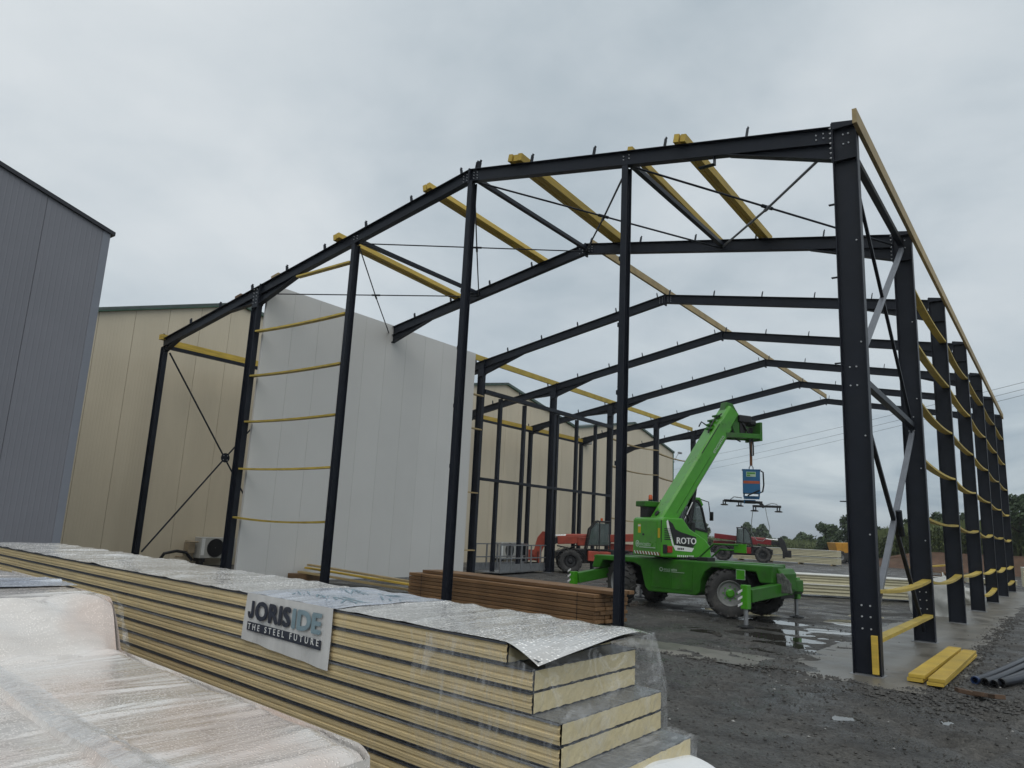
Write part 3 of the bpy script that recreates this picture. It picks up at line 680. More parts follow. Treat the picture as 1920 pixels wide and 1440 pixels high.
for k in range(1, 6):
    ya = 5.3 if k == 1 else YS[k]
    straight('ridge_purlin', (RX+.0, ya+.005, RZ+.125), (RX+.0, YS[k+1]-.005, RZ+.125), .075, .22, PALEWOOD)
    if k > 1:
        straight('purlin', (-15.75, YS[k]-.005 if k > 2 else 9.3, zr(-15.75)+.115), (-15.75, YS[k+1]-.01, zr(-15.75)+.115), .075, .22, YWOOD)
MB().bb(-.005-.10, -.005-.02, -.135, -.088, .05, .55).build('timber_block', YWOODX, FR, bevel=.004)

# ------------------------------------------------------------------ loose purlin packs lying across the first bay
for (xa, xb, n_, lab) in ((-12.25, -12.62, 2, 'pair of yellow timber purlins lying low on the left roof slope nearest the white wall'),
                          (-9.18, -9.45, 2, 'pair of yellow timber purlins resting on the left slope just below the ridge'),
                          (-6.62, -6.95, 3, 'thick yellow purlin bundle right of the ridge on the first roof bay'),
                          (-4.0, -4.22, 1, 'single yellow timber purlin beside the steel strut on the right roof slope'),
                          (-2.92, -3.08, 2, 'pair of yellow timber purlins nearest the right eave of the first bay')):
    zz = zr(xa); t_ = thing('purlin_bundle', (xa, 2.4, zz), lab, 'timber', 'loose purlin bundles on the first roof bay')
    for j in range(n_):
        dx = (j-(n_-1)/2)*.124
        up = Vector((-.175 if xa < RX else .175, 0, 1)) if True else None
        up = Vector((-.19, 0, 1)) if xa < RX else Vector((.175, 0, 1))
        off = up.normalized()*(.083 if n_ > 1 else .05)
        e0 = (-.20 if n_ > 1 else -.04)+.06*random.random(); e1 = 5.22+.1*random.random()
        MB().beam(Vector((xa+dx, e0, zr(xa+dx)))+off, Vector((xb+dx, e1, zr(xb+dx)))+off, .10, (.16 if j % 2 == 0 else .145) if n_ > 1 else .13, up).build('purlin', YWOODX, t_, bevel=.006)
# short offcuts on the left slope of the front rafter
for xx, s_ in ((-16.65, .28), (-14.95, .32)):
    o = MB().beam((xx-s_/2, .02, zr(xx-s_/2)+.05), (xx+s_/2, .02, zr(xx+s_/2)+.05), .12, .1).build('timber_offcut', BROWN if xx < -16 else PALEWOOD, bevel=.004)
    tag(o, 'short reddish timber offcut lying on the low left front rafter' if xx < -16 else 'short pale timber offcut on the front rafter above the white wall corner', 'timber')

# ================================================================== WHITE PANEL WALL
WW = thing('panel_wall', (-15.43, 4.6, 0), 'tall white insulated panel wall standing behind the front frame', 'wall')
y = .12
for k in range(10):
    w_ = .92
    ztop = 8.22-.0*k
    MB().bb(-15.49, -15.40, y+.003, y+w_-.003, .02, ztop).build('wall_panel', WHITEP, WW, bevel=.004)
    y += w_
MB().bb(-15.488, -15.404, .12, y, .0, .021).build('bottom_track', GALV, WW)

# ================================================================== BEIGE WAREHOUSE
BX = -22.0
ROOF = [(-6.0, 6.48), (3.35, 9.42), (12.4, 8.05), (19.9, 9.50), (27.1, 8.10), (34.9, 9.50), (41.5, 8.12)]
def rz(y):
    for (a, za), (b_, zb) in zip(ROOF, ROOF[1:]):
        if a <= y <= b_: return za+(zb-za)*(y-a)/(b_-a)
    return ROOF[-1][1]
BW = thing('warehouse', (BX, 18, 0), 'long beige clad warehouse with three green trimmed gables beyond the frame', 'building')
MB().prism([(-6,0)]+[(41.45,0)]+[(min(a,41.45), z_-.02) for a, z_ in ROOF[::-1]], (BX-.09, 0, 0), (0,1,0), (0,0,1), -.05).build('inner_wall', JOINT, BW)
brk = [p[0] for p in ROOF]; y = -6.0; yb = []
while y < 41.49:
    yb.append(y); y += 1.13
yb.append(41.5)
for a, b_ in zip(yb, yb[1:]):
    pts = [a+.006]+[t_ for t_ in brk if a+.01 < t_ < b_-.01]+[b_-.006]
    MB().prism([(a+.006, 0), (b_-.006, 0)]+[(t_, rz(t_)) for t_ in pts[::-1]], (BX-.085, 0, 0), (0,1,0), (0,0,1), .085).build('wall_panel', BEIGE, BW)
for (a, za), (b_, zb) in zip(ROOF, ROOF[1:]):
    rf = MB().prism([(a, za+.01), (b_, zb+.01), (b_, zb+.12), (a, za+.12)], (BX-24, 0, 0), (0,1,0), (0,0,1), 24.12).build('roof', ROOFM, BW)
    MB().beam((BX+.06, a, za+.05), (BX+.06, b_, zb+.05), .12, .13).build('verge_trim', GREENT, rf)
MB().bb(BX-24, BX-.02, 41.46, 41.5, 0, 8.1).build('side_wall', BEIGE, BW)
MB().bb(BX-.02, BX+.03, 41.42, 41.54, 0, 8.1).build('corner_trim', GREENT, BW)
# screws / fixings marks: tiny dark caps on the panels near the ground
# ------------------------------------------------------------------ grey building, left edge
GXW = -13.55
GB = thing('grey_building', (GXW-6, -11, 0), 'blue grey clad building at the left edge with dark roof trim', 'building')
yc = -5.0; zc_ = 7.43
for k in range(8):
    a = yc-.14-1.12*k; b_ = a-1.12
    z1 = zc_+.28*(yc-a); z2 = zc_+.28*(yc-b_)
    MB().prism([(b_+.004, 0), (a-.004, 0), (a-.004, z1), (b_+.004, z2)], (GXW-.08, 0, 0), (0,1,0), (0,0,1), .08).build('wall_panel', GREYC, GB)
MB().bb(GXW-.10, GXW+.012, yc-.15, yc, 0, zc_+.02).build('corner_trim', GREYT, GB, bevel=.006)
rf = MB().prism([(yc+.07, zc_-.035), (yc+.07, zc_+.045), (yc-9.2, zc_+.28*9.27+.045), (yc-9.2, zc_+.28*9.27-.035)], (GXW-12, 0, 0), (0,1,0), (0,0,1), 12.06).build('roof', DARKT, GB)
MB().bb(GXW-12, GXW-.10, yc-.1, yc-.01, 0, zc_).build('side_wall', GREYC, GB)
MB().bb(GXW-.20, GXW-.10, yc-9.2, yc-.1, 0, zc_).build('inner_wall', JOINT, GB)

# ================================================================== FOREGROUND PANEL PACK
TA = math.tan(R(5.6))
def pk(x, t_, z):
    """point of the pack: x along, t_ = 0 near side .. 1 far side"""
    return Vector((x, -8.46+(-x-.06)*TA+t_*1.03, z))
PK = thing('panel_pack', (-4.5, -7.6, 0), 'long wrapped pack of yellow foam panels with grey steel skins in the foreground', 'panel stack')
XE = -9.85
ends = [-.06, .11, .11, .28, .28, .46, .46, .52, .52, .58, .58]
zt = 1.195
def slab(x0, x1, ta, tb, z0, z1):
    q = MB(); vs = [pk(x, t_, z) for x in (x0, x1) for t_ in (ta, tb) for z in (z0, z1)]
    return q.add(vs, [(0,1,3,2),(4,6,7,5),(0,4,5,1),(2,3,7,6),(0,2,6,4),(1,5,7,3)])
for k in range(11):
    z1 = zt-.1*k; z0 = z1-.1; xe = ends[k]; xl = XE+.05*random.random()+(.09 if k in (1,2) else 0)
    # foam core with a tongue-and-groove long edge
    prof_ = [(.004, 0), (.004, .016), (.0, .020), (.0, .038), (.006, .042), (.006, .050), (.0, .054), (.0, .072), (.004, .077), (.004, .1)]
    q = MB(); n_ = len(prof_); vs = []
    for x in (xl, xe):
        vs += [pk(x, a, z0+.006+b_*.92) for a, b_ in prof_]+[pk(x, 1-a, z0+.006+b_*.92) for a, b_ in prof_[::-1]]
    m_ = 2*n_; q.add(vs, [(i, (i+1) % m_, (i+1) % m_+m_, i+m_) for i in range(m_)])
    pa = q.build('foam_panel', FOAMS, PK)
    # cut end of the foam: crumbly face of its own
    def endf(u, v, xe=xe, z0=z0, k=k):
        nn_ = (random.random()-.5)*.0022
        p = pk(xe+.004+nn_, .012+.976*u, z0+.006+.088*v); 
        if v in (0, 1): p.z += (random.random()-.5)*.006
        return p
    MB().grid(endf, 40, 4).build('cut_end', FOAM, pa)
    # steel skins: top and bottom sheets, folded down over the edge
    sk = slab(xl, xe+.004, -.006, 1.0, z1-.0065, z1-.001)
    sk.add([pk(x, t_, z) for x in (xl, xe-.004) for t_ in (-.007, .003) for z in (z1-.012, z1-.001)], [(0,1,3,2),(4,6,7,5),(0,4,5,1),(2,3,7,6),(0,2,6,4),(1,5,7,3)])
    sk.build('steel_skin', SKINTOP if k in (3, 5) else SKIN, pa)
    sk = slab(xl, xe, .0, 1.0, z0+.0005, z0+.006)
    sk.build('steel_skin', SKIN, pa)
for xx in (-9, -6.6, -4.2, -1.8, -.2):
    q = MB(); q.add([pk(x, t_, z) for x in (xx-.06, xx+.06) for t_ in (.02, .98) for z in (0, .094)], [(0,1,3,2),(4,6,7,5),(0,4,5,1),(2,3,7,6),(0,2,6,4),(1,5,7,3)]); q.build('skid', PALEWOOD, PK)
# grey sheet under the cover at the pack end
def under(u, v):
    x = -.06+.20*u; dr = .045*u**1.5*(1-v)**1.3+.012
    return pk(x, v, zt-.006-dr-.0*u)
MB().grid(under, 8, 10).build('top_layer', SKIN, PK, smooth=True)
# wet wrapping over the top, drooping past the last panel
rs = random.Random(3); wr = [(rs.uniform(XE, .2), rs.uniform(.02, .12), rs.uniform(.002, .010), rs.uniform(-.25,.25)) for i in range(90)]
def wz(x, t_):
    z = .006
    for (x0, s_, h, sl) in wr:
        d = (x-x0-sl*t_)/s_
        if abs(d) < 3: z += h*math.exp(-d*d)
    return z*(.35+.65*min(1, 6*t_, 8*(1-t_)+.3))
def top_fn(u, v):
    x = XE-.04+(.25-XE+.04)*u; t_ = v*1.03-.012
    z = zt+wz(x, v)
    if x > -.06:
        s_ = (x+.06)/.31
        z -= .080*s_**1.4*(1-v)**1.7-.02*math.sin(math.pi*s_)*v-.022*s_*math.sin(math.pi*v)
        x2 = x-.10*s_*(1-v)
        if v > .85: z -= .02*(v-.85)/.15
        return pk(x2+.03*math.sin(v*5)*s_, t_, z)
    if v > .93: z -= .03*(v-.93)/.07
    return pk(x, t_, z)
top_ = MB().grid(top_fn, 520, 26).build('top_wrap', WRAP, PK, smooth=True)
BXA, BXB = -2.53, -1.485
def lab_fn(u, v):
    x = BXA-.02+1.08*u; t_ = v; return pk(x, t_*1.0-.010, zt+wz(x, v)+.0035)
MB().grid(lab_fn, 60, 24).build('printed_wrap_band', WRAPB, PK, smooth=True)
mk = MB(); rq = random.Random(5)
for j in range(46):      # smeared, unreadable lettering seen through the film
    row = j % 2; x = -2.40+.74*rq.random(); t_ = (.30 if row else .68)+.10*(rq.random()-.5); ln = rq.uniform(.05,.16); sl = rq.uniform(-.12,.12)
    p0 = pk(x, t_, zt+wz(x, t_)+.0065); p1 = pk(x+ln, t_+sl, zt+wz(x+ln, t_+sl)+.0065)
    mk.beam(p0, p1, .006+.008*rq.random(), .001)
mk.build('smeared_print', PRINTB, PK, kind='stuff')
# clear film: side and the drape at the end
def side_fn(u, v):
    x = XE+(-.02-XE)*u; return pk(x, -.018-.006*math.sin(u*60+v*7)*math.sin(v*9), zt-.01-1.0*v)
MB().grid(side_fn, 120, 12).build('side_film', FILMS, PK, smooth=True)
def side2(u, v):
    x = -.75+1.0*u+.12*v; return pk(x, -.030+.02*math.sin(u*9+v*11)*math.sin(v*5+u*3), zt-.10*max(0,(u-.6)/.4)-.02-.62*v)
MB().grid(side2, 40, 24).build('end_film', FILM, PK, smooth=True)
EP = [(.205, zt-.010), (.300, .895), (.292, .700), (.480, .690), (.475, .50), (.60, .42)]
def poly(v):
    k = min(int(v*5), 4); f = v*5-k; a_, b_ = EP[k], EP[k+1]
    return a_[0]+(b_[0]-a_[0])*f, a_[1]+(b_[1]-a_[1])*f
def wrap_end(u, v):      # taut film over the stepped ends
    x, z = poly(v); t_ = -.015+1.04*u; slack = .010*math.sin(u*19+v*23)+.012*math.sin(u*7-v*11)
    dz = -.055*(1-u)**1.5*max(0, 1-v*5)
    return pk(x-.03*(1-u)*max(0, 1-v*5)+slack*.5+.012, t_, z+slack*.4+dz+.006)
MB().grid(wrap_end, 44, 50).build('end_film', FILM, PK, smooth=True)
def wrap_far(u, v):      # and down the far side, standing off the shorter panels
    x, z = poly(v); xx = x-(x+.05)*u; return pk(xx+.012, 1.025+.012*math.sin(v*17+u*9), z+.006+.01*math.sin(u*8+v*5)-.02*u)
MB().grid(wrap_far, 12, 50).build('end_film', FILM, PK, smooth=True)
# banner
def ban(u, v):
    x = BXA+(BXB-BXA)*u-.02*v*(1-u); lift = .010+.005*math.sin(u*11+v*3)*v+.004*math.sin(u*23)*v
    return pk(x, -.012-lift, zt+.010-(.315+.05*u)*v)
BN = MB().grid(ban, 48, 20).build('banner', BANNER, PK, smooth=True)
bu = (pk(-1.65,0,0)-pk(-2.6,0,0)).normalized(); bn_ = bu.cross(Vector((0,0,1)))
o0 = pk(BXA+.06, -.012, zt-.155)+bn_*.022
def ltext(mb, txt, size, o, space, sx): mb.text(txt, size, o, bu, Vector((0,0,1)), space, sx, .0008)
def fit(mb, width):
    k0 = min(p.dot(bu) for p in mb.v); k1 = max(p.dot(bu) for p in mb.v); f = width/(k1-k0)
    base = None
    mb.v = [p+bu*((k0+(p.dot(bu)-k0)*f)-p.dot(bu)) for p in mb.v]; return mb
def boldify(mb, d):
    n0 = len(mb.v); v0 = list(mb.v); f0 = list(mb.f)
    for (a, c_) in ((d,0),(0,d),(d,d),(d*.5,d*.5),(-d*.5,0),(0,-d*.5),(d*.5,0),(0,d*.5)):
        k = len(mb.v); mb.v += [p+bu*a+Vector((0,0,c_))+bn_*(.0002*(1+k/n0)) for p in v0]; mb.f += [tuple(i+k for i in f) for f in f0]
    return mb
jl = [(.040,.118),(.072,.118),(.072,.034),(.066,.014),(.050,.002),(.028,.0),(.010,.008),(.0,.024),(-.002,.044),(.026,.044),(.028,.030),(.036,.026),(.040,.034)]
MB().prism(jl, o0, bu, (0,0,1), .003).build('lettering', PRINTD, BN)
q = MB(); ltext(q, 'ORIS', .165, o0+bu*.088, 1.05, .85); fit(boldify(q, .009), .455).build('lettering', PRINTD, BN)
q = MB(); ltext(q, 'IDE', .165, o0+bu*.556, 1.05, .85); fit(boldify(q, .009), .335).build('lettering', PRINTB, BN)
MB().prism([(0,0),(.905,-.012),(.905,.045),(0,.057)], o0+Vector((0,0,-.080))+bn_*-.004, bu, (0,0,1), .003).build('print_bar', PRINTD, BN)
q = MB(); ltext(q, 'THE STEEL FUTURE', .056, o0+Vector((0,0,-.071))+bn_*.001+bu*.015, 1.75, .8); fit(q, .87).build('lettering', WHITE, BN, kind='stuff')

# white fleece slumped over the low end of the pack
def flee(u, v):
    a = u*math.pi; x = .34+.50*v+.03*math.sin(u*6); t_ = -.02+1.04*u
    return pk(x, t_, .575+.075*math.sin(a)**.5*math.sin(math.pi*(.15+.85*v))**.7-.16*v**2+.006*math.sin(u*11+v*7))
q = MB().grid(flee, 40, 20); fo = q.build('fleece_sheet', FLEECE, smooth=True)
sm = fo.modifiers.new('solid', 'SOLIDIFY'); sm.thickness = .02
tag(fo, 'white fleece sheet slumped over the stepped end of the panel pack', 'sheet')

# ================================================================== NEAR CARDBOARD PACK
TB = math.tan(R(6.0))
def cpk(x, t_, z): return Vector((x, -9.205+(-x-.19)*TB-t_, z))
CP = thing('cardboard_pack', (-3.5, -9.9, 0), 'low cardboard pack in wet crinkled clear film at bottom left', 'packaging')
rs = random.Random(11); wr2 = [(rs.uniform(-5.4, 0), rs.uniform(.010, .05), rs.uniform(.0006, .0042), rs.uniform(-.25,.25), rs.uniform(-.3,1.2), rs.uniform(.3,1.)) for i in range(240)]
def wz2(x, t_):
    z = 0
    for (x0, s_, h, sl, tc_, tw_) in wr2:
        d = (x-x0-sl*t_)/s_
        if abs(d) < 3: z += h*math.exp(-d*d)*math.exp(-((t_-tc_)/tw_)**2)
    return z
ZL, ZH = .845, 1.15
def prof_x(x):
    if x > -2.85: return ZL
    f = min(1, (-2.85-x)/.34); return ZL+(ZH-ZL)*(1-(1-f)**1.6)
def cp_fn(u, v):
    x = -5.6+(-.17+5.6)*u; t_ = v*1.75
    r_ = .05; z = prof_x(x)+wz2(x, t_)
    bulge = .03*math.sin((x+5)*2.1)*.5+.012*math.sin(x*9+t_*3)
    if -3.25 < x < -2.7: z += .018*math.sin(t_*14+x*20)
    if v < .04: z -= .028*(1-v/.04)
    if u > .982: z -= .05*((u-.982)/.018)**2
    if abs(t_-.80-.02*math.sin(x*3)) < .05: z += .014*(1-abs(t_-.80-.02*math.sin(x*3))/.05)
    if t_ > .86: z -= .03
    return cpk(x, t_-.02*math.sin(x*5)*(1-v)*.6, z+bulge*.3)
MB().grid(cp_fn, 420, 90).build('top_wrap', WRAPC, CP, smooth=True)
def sidef(u, v):
    x = -5.6+(-.17+5.6)*u; return cpk(x, -.004+.012*math.sin(x*7+v*3)*v, (prof_x(x)-.026-(.034*((u-.982)/.018)**2 if u > .982 else 0))*(1-v)+.02)
MB().grid(sidef, 200, 14).build('side_wrap', WRAPC, CP, smooth=True)
def endw(u, v): return cpk(-.165+.10*v+.012*math.sin(u*17), u*1.75, (ZL-.062)*(1-v)+.02)
MB().grid(endw, 60, 10).build('end_wrap', WRAPC, CP, smooth=True)
def band(u, v):
    x = -3.1+2.95*u; t_ = .74+.14*v+.012*math.sin(x*4+v); return cpk(x, t_, prof_x(x)+wz2(x,t_)+.012+.006*math.sin(math.pi*v)+.003*math.sin(x*60+v*9))
MB().grid(band, 260, 8).build('film_fold', FILMB, CP, smooth=True)
def bare(u, v):
    x = -2.62+.24*u+.02*math.sin(v*5); t_ = .92+.78*v; return cpk(x, t_, prof_x(x)+wz2(x,t_)*.3-.012)
MB().grid(bare, 10, 20).build('bare_cardboard', CARD, CP, smooth=True)
def lab2(u, v):
    x = -4.6+.75*u; t_ = -.01+1.2*v; return cpk(x, t_, prof_x(x)+wz2(x,t_)+.012)
MB().grid(lab2, 40, 30).build('printed_wrap_band', WRAPB, CP, smooth=True)
def flap(u, v):       # loose clear fold hanging off the raised end
    x = -3.22+.36*v; return cpk(x+.03*math.sin(u*9), -.02-.05*math.sin(math.pi*u)+.03*u*math.sin(v*12), prof_x(x)+.02-.16*u+.01*math.sin(v*19))
MB().grid(flap, 10, 30).build('film_fold', FILM, CP, smooth=True)

# ================================================================== BROWN TIMBER STACK
TS = thing('timber_stack', (-8.2, 1.9, 0), 'brown treated timber plank stack behind the foreground pack beside the posts', 'timber stack')
ang = R(-7.2); Lp = 5.7; ux = Vector((math.cos(ang), math.sin(ang), 0)); uy = Vector((-ux.y, ux.x, 0)); org = Vector((-5.22, 1.22, 0))
pl_me = unit_box('plank', (Lp, .168, .070), BROWN)
nrow = 8
for r_ in range(nrow):
    for c_ in range(6):
        if r_ == nrow-1 and c_ not in (1, 2, 3, 4): continue
        j = random.uniform(-.03, .03)+(.28 if r_ == nrow-1 else 0)
        p = org-ux*(Lp/2-j)+uy*(.09+.178*c_)+Vector((0,0,.062+.080*r_))
        inst('plank', pl_me, TS, p, (0, 0, ang+random.uniform(-.001,.001)), bevel=.006)
for s_ in (.6, 2.8, 5.0):
    p = org-ux*s_+uy*.53
    MB().box(p+Vector((0,0,.012)), (.1, 1.06, .024), Matrix.Rotation(ang, 3, 'Z')).build('bearer', PALEWOOD, TS)
for s_ in (.42, 5.2):
    MB().beam(org-ux*s_+uy*-.012+Vector((0,0,.03)), org-ux*s_+uy*-.012+Vector((0,0,.58)), .012, .003, uy).build('strap', BLACKM, TS)
# loose yellow boards behind the pack, at the foot of the white wall
for i, (xa, ya, xb, yb_, lab) in enumerate(((-15.2, 2.0, -11.3, 2.75, 'long pale yellow board lying nearest the brown timber stack'), (-15.3, 2.3, -11.6, 3.05, 'long yellow board lying along the foot of the white wall'), (-15.0, 2.15, -10.7, 2.6, 'topmost loose yellow board left of the brown timber stack'))):
    z_ = .06+.10*i
    o = MB().beam((xa, ya, z_+.22), (xb, yb_, z_), .15, .05).build('timber_board', PALEWOOD if i != 1 else YWOODX, bevel=.004); tag(o, lab, 'timber', 'loose boards by the white wall')
o = MB().bb(-15.3,-14.9,1.7,2.6,0,.24).build('timber_bearer', BROWN); tag(o, 'brown timber bearer propping the loose boards by the white wall', 'timber')

# ================================================================== YELLOW PLANKS AND PIPES BY THE FRONT COLUMN
def plank_pack(p0, p1, w_, hs, lab):
    p0 = Vector(p0); p1 = Vector(p1); t_ = thing('plank_pair', (p0+p1)/2, lab, 'timber', 'yellow plank pairs by the front column'); z = .03
    t_.location.z = 0
    for i, h in enumerate(hs):
        o = MB().beam(p0+Vector((.02*i,0,z+h/2)), p1+Vector((-.01*i,.05*i,z+h/2)), w_, h-.002).build('plank', YWOODX, t_, bevel=.005)
        z += h
a = onZ(1722, 1283, .03); b_ = onZ(1800, 1207, .03)
plank_pack((.40,-.12,0), (.46,3.6,0), .19, (.05,.05), 'left of two yellow plank pairs lying right of the front column')
plank_pack((.645,-.24,0), (.69,3.45,0), .19, (.045,.05), 'right of two yellow plank pairs, nearer the black pipes')
for i, (p0, p1, lab) in enumerate((((1.00,.62),(1.55,4.6),'black plastic conduit nearest the yellow planks with blue end'), ((1.13,.44),(1.66,4.2),'second black conduit from the yellow planks'),
                              ((1.22,.52),(1.80,3.9),'third black conduit from the yellow planks'), ((1.30,.60),(2.02,3.6),'black conduit farthest right with its open end facing forward'))):
    pts = []
    for j in range(13):
        f = j/12; pts.append((p0[0]+(p1[0]-p0[0])*f**.8+.05*math.sin(f*3), p0[1]+(p1[1]-p0[1])*f, .05+.045*math.sin(f*3.0)+(.02 if i in (1,3) else 0)))
    t_ = thing('conduit_pipe', (p0[0], p0[1], 0), lab, 'pipe', 'black conduits by the yellow planks')
    MB().tube(pts, .048, 14, cap=False).build('pipe', PIPE, t_, smooth=True)
    d = (Vector(pts[1])-Vector(pts[0])).normalized()
    MB().lathe([(.048,-.002),(.048,.05),(.053,.05),(.053,-.004),(.038,-.004),(.038,.10),(.001,.10)], Vector(pts[0])-d*.001, d, 14, False).build('pipe_end', PIPEB if i < 1 else HOSE, t_, smooth=True)
# scraps of wood and clods in front
SCRAP = mat('muddy_wood', (.085, .05, .03), .8, var=.4, vscale=6)
q = random.Random(2)
for i in range(3):
    x_, y_ = 1.02+.16*i, -.45-.14*i
    o = MB().box((x_, y_, .05+.02*i), (.26-.05*i, .12, .05), Matrix.Rotation(.5+i*.8, 3, 'Z') @ Matrix.Rotation(.15, 3, 'Y')).build('wood_scrap', SCRAP, bevel=.006)
    tag(o, ('long splintered wood scrap in the mud in front of the yellow planks','middle broken wood scrap in the mud below the conduits','smallest wood scrap nearest the puddle at lower right')[i], 'wood scrap', 'wood scraps in the mud')

# ================================================================== GREEN ROTATING TELEHANDLER
def frameM(o, fx):
    fx = Vector(fx).normalized(); fy = Vector((-fx.y, fx.x, 0)); m_ = Matrix((fx, fy, Vector((0,0,1)))).transposed().to_4x4(); m_.translation = Vector(o); return m_
def wheel(root, M, Rr, w_, steer=0, rimm=None, hubm=None, n=36, lugs=18, name='wheel'):
    """M: maps local (x fwd, y axle, z up) with origin at the wheel centre; outer face towards -y"""
    M = M @ Matrix.Rotation(steer, 4, 'Z'); ri = Rr*.53
    q = MB(M); h = w_/2
    q.lathe([(ri,-h*.80),(ri*1.12,-h*.95),(Rr*.80,-h),(Rr*.93,-h*.86),(Rr*.955,-h*.4),(Rr*.955,h*.4),(Rr*.93,h*.86),(Rr*.80,h),(ri*1.12,h*.95),(ri,h*.80)], (0,0,0), (0,1,0), n, False)
    ty = q.build('tyre', RUBBER, root, smooth=True)
    ty.name = name
    lg = MB(M)
    for k in range(lugs):
        for s_ in (-1, 1):
            a = (k+.25*s_)*2*math.pi/lugs
            for (f0, f1, r0) in ((.05, .55, 1.0), (.50, 1.0, .985)):
                a0 = a-s_*0+.30*f0*2*math.pi/lugs*1.6; a1 = a+.30*f1*2*math.pi/lugs*1.6
                p0 = Vector((math.cos(a0)*Rr*.965, s_*h*f0, math.sin(a0)*Rr*.965)); p1 = Vector((math.cos(a1)*Rr*(.965 if f1 < .9 else .90), s_*h*min(f1, .98), math.sin(a1)*Rr*(.965 if f1 < .9 else .90)))
                lg.beam(p0, p1, Rr*.085, Rr*.10, Vector((math.cos(a0), 0, math.sin(a0))))
    lg.build('tread_lugs', RUBBER, ty, kind='stuff')
    q = MB(M); q.lathe([(ri,-h*.82),(ri*.96,-h*.86),(ri*.88,-h*.70),(ri*.80,-h*.45),(ri*.45,-h*.40),(ri*.40,-h*.50),(.02,-h*.50)], (0,0,0), (0,1,0), 28, False).build('rim', rimm or RIM, ty, smooth=True)
    q = MB(M); q.lathe([(ri*.34,-h*.44),(ri*.34,-h*.66),(ri*.22,-h*.78),(.01,-h*.78)], (0,0,0), (0,1,0), 16)
    for k in range(8): q.box((math.cos(k*.785)*ri*.52, -h*.46, math.sin(k*.785)*ri*.52), (ri*.11, h*.16, ri*.11))
    q.build('hub', hubm or GREEN, ty)
    return ty
RT = thing('rotating_telehandler', (-5.6, 6.4, 0), 'bright green rotating telehandler on outriggers inside the frame with its boom raised', 'telehandler')
MC = frameM((-5.6, 6.4, 0), (.99, -.14, 0))
prof_c = [(-2.30,.86),(-2.20,1.19),(2.70,1.22),(2.68,.84),(2.38,.84),(2.30,1.06),(1.22,1.09),(1.03,.97),(.93,.76),(.90,.5),(.80,.42),(-.52,.40),(-.62,.5),(-.76,.98),(-.98,1.06),(-1.95,1.06),(-2.05,.86)]
for s_ in (-1, 1):
    y0 = -.92 if s_ < 0 else .36
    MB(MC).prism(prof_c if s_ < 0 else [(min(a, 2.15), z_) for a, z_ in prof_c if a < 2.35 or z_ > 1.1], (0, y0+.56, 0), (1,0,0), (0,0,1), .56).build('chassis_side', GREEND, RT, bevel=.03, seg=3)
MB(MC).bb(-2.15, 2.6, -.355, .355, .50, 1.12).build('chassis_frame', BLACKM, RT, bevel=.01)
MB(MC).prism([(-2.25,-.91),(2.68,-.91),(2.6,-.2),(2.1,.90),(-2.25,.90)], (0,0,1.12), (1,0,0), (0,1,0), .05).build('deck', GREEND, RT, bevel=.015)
# embossed side tank lines
MB(MC).bb(-.45, .72, -.936, -.922, .52, .54).bb(-.45,-.43,-.936,-.922,.52,.98).bb(.70,.72,-.936,-.922,.52,.98).bb(.12,.14,-.935,-.922,.54,.98).build('side_hatch', GREEND, RT)
q = MB(MC).text('encoatto', .105, (-.08, -.926, .93), (1,0,0), (0,0,1), 1.0, 1, .002); q.bb(-.08, .50, -.928, -.923, .905, .913).lathe([(.05,0),(.05,.003),(.03,.003),(.03,0)], (-.145, -.924, .955), (0,-1,0), 16, False).build('logo', PALEGR, RT)
for (x_, y_, st) in ((1.58,-.74,R(30)), (1.58,.76,R(30)), (-1.46,-.74,R(-30)), (-1.46,.76,R(-30))):
    wm = MC @ Matrix.Translation((x_, y_, .545))
    if y_ > 0: wm = wm @ Matrix.Rotation(math.pi, 4, 'Z')
    wheel(RT, wm, .545, .40, st)
    MB(MC).tube([(x_, y_*.3, .545), (x_, y_*.8, .545)], .09, 10).build('axle', BLACKM, RT)
for s_ in (-1, 1):
    MB(MC).grid(lambda u, v, s_=s_: (1.58+.66*math.cos(math.pi*(.08+.6*u)), s_*(.45+.5*v), .52+.62*math.sin(math.pi*(.08+.6*u))), 12, 2).build('mudguard', BLACKM, RT, smooth=True)
# outriggers
def outrigger(a, b_, blk, foot, col, lab=None):
    ar = MB(MC).beam(a, b_, .20, .26).build('outrigger_arm', col, RT, bevel=.015)
    MB(MC).box(((blk[0], blk[1], (blk[2]+blk[3])/2)), (.15, .17, blk[3]-blk[2])).build('outrigger_head', GREEN, ar, bevel=.012)
    MB(MC).lathe([(.045,0),(.045,blk[2]-.03)], (blk[0], blk[1], .03), (0,0,1), 12).build('leg', GALV, ar, smooth=True)
    MB(MC).lathe([(.17,0),(.17,.02),(.07,.05),(.02,.05)], (blk[0], blk[1], .0), (0,0,1), 16).build('foot', BLACKM, ar)
    q = MB(MC)
    for k in range(3): q.prism([(-.05,0),(.05,.06),(.05,.11),(-.05,.05)], (blk[0]-.078, blk[1]-.09, blk[2]+.03+.13*k), (1,0,0), (0,0,1), .003)
    q.build('hazard_stripes', WHITE, ar)
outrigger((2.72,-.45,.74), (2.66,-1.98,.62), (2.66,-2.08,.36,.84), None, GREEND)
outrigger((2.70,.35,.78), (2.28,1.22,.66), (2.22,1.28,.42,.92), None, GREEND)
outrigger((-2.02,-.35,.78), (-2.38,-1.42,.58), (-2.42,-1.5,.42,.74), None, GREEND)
outrigger((-2.02,.35,.78), (-2.38,1.42,.58), (-2.42,1.5,.42,.74), None, GREEND)
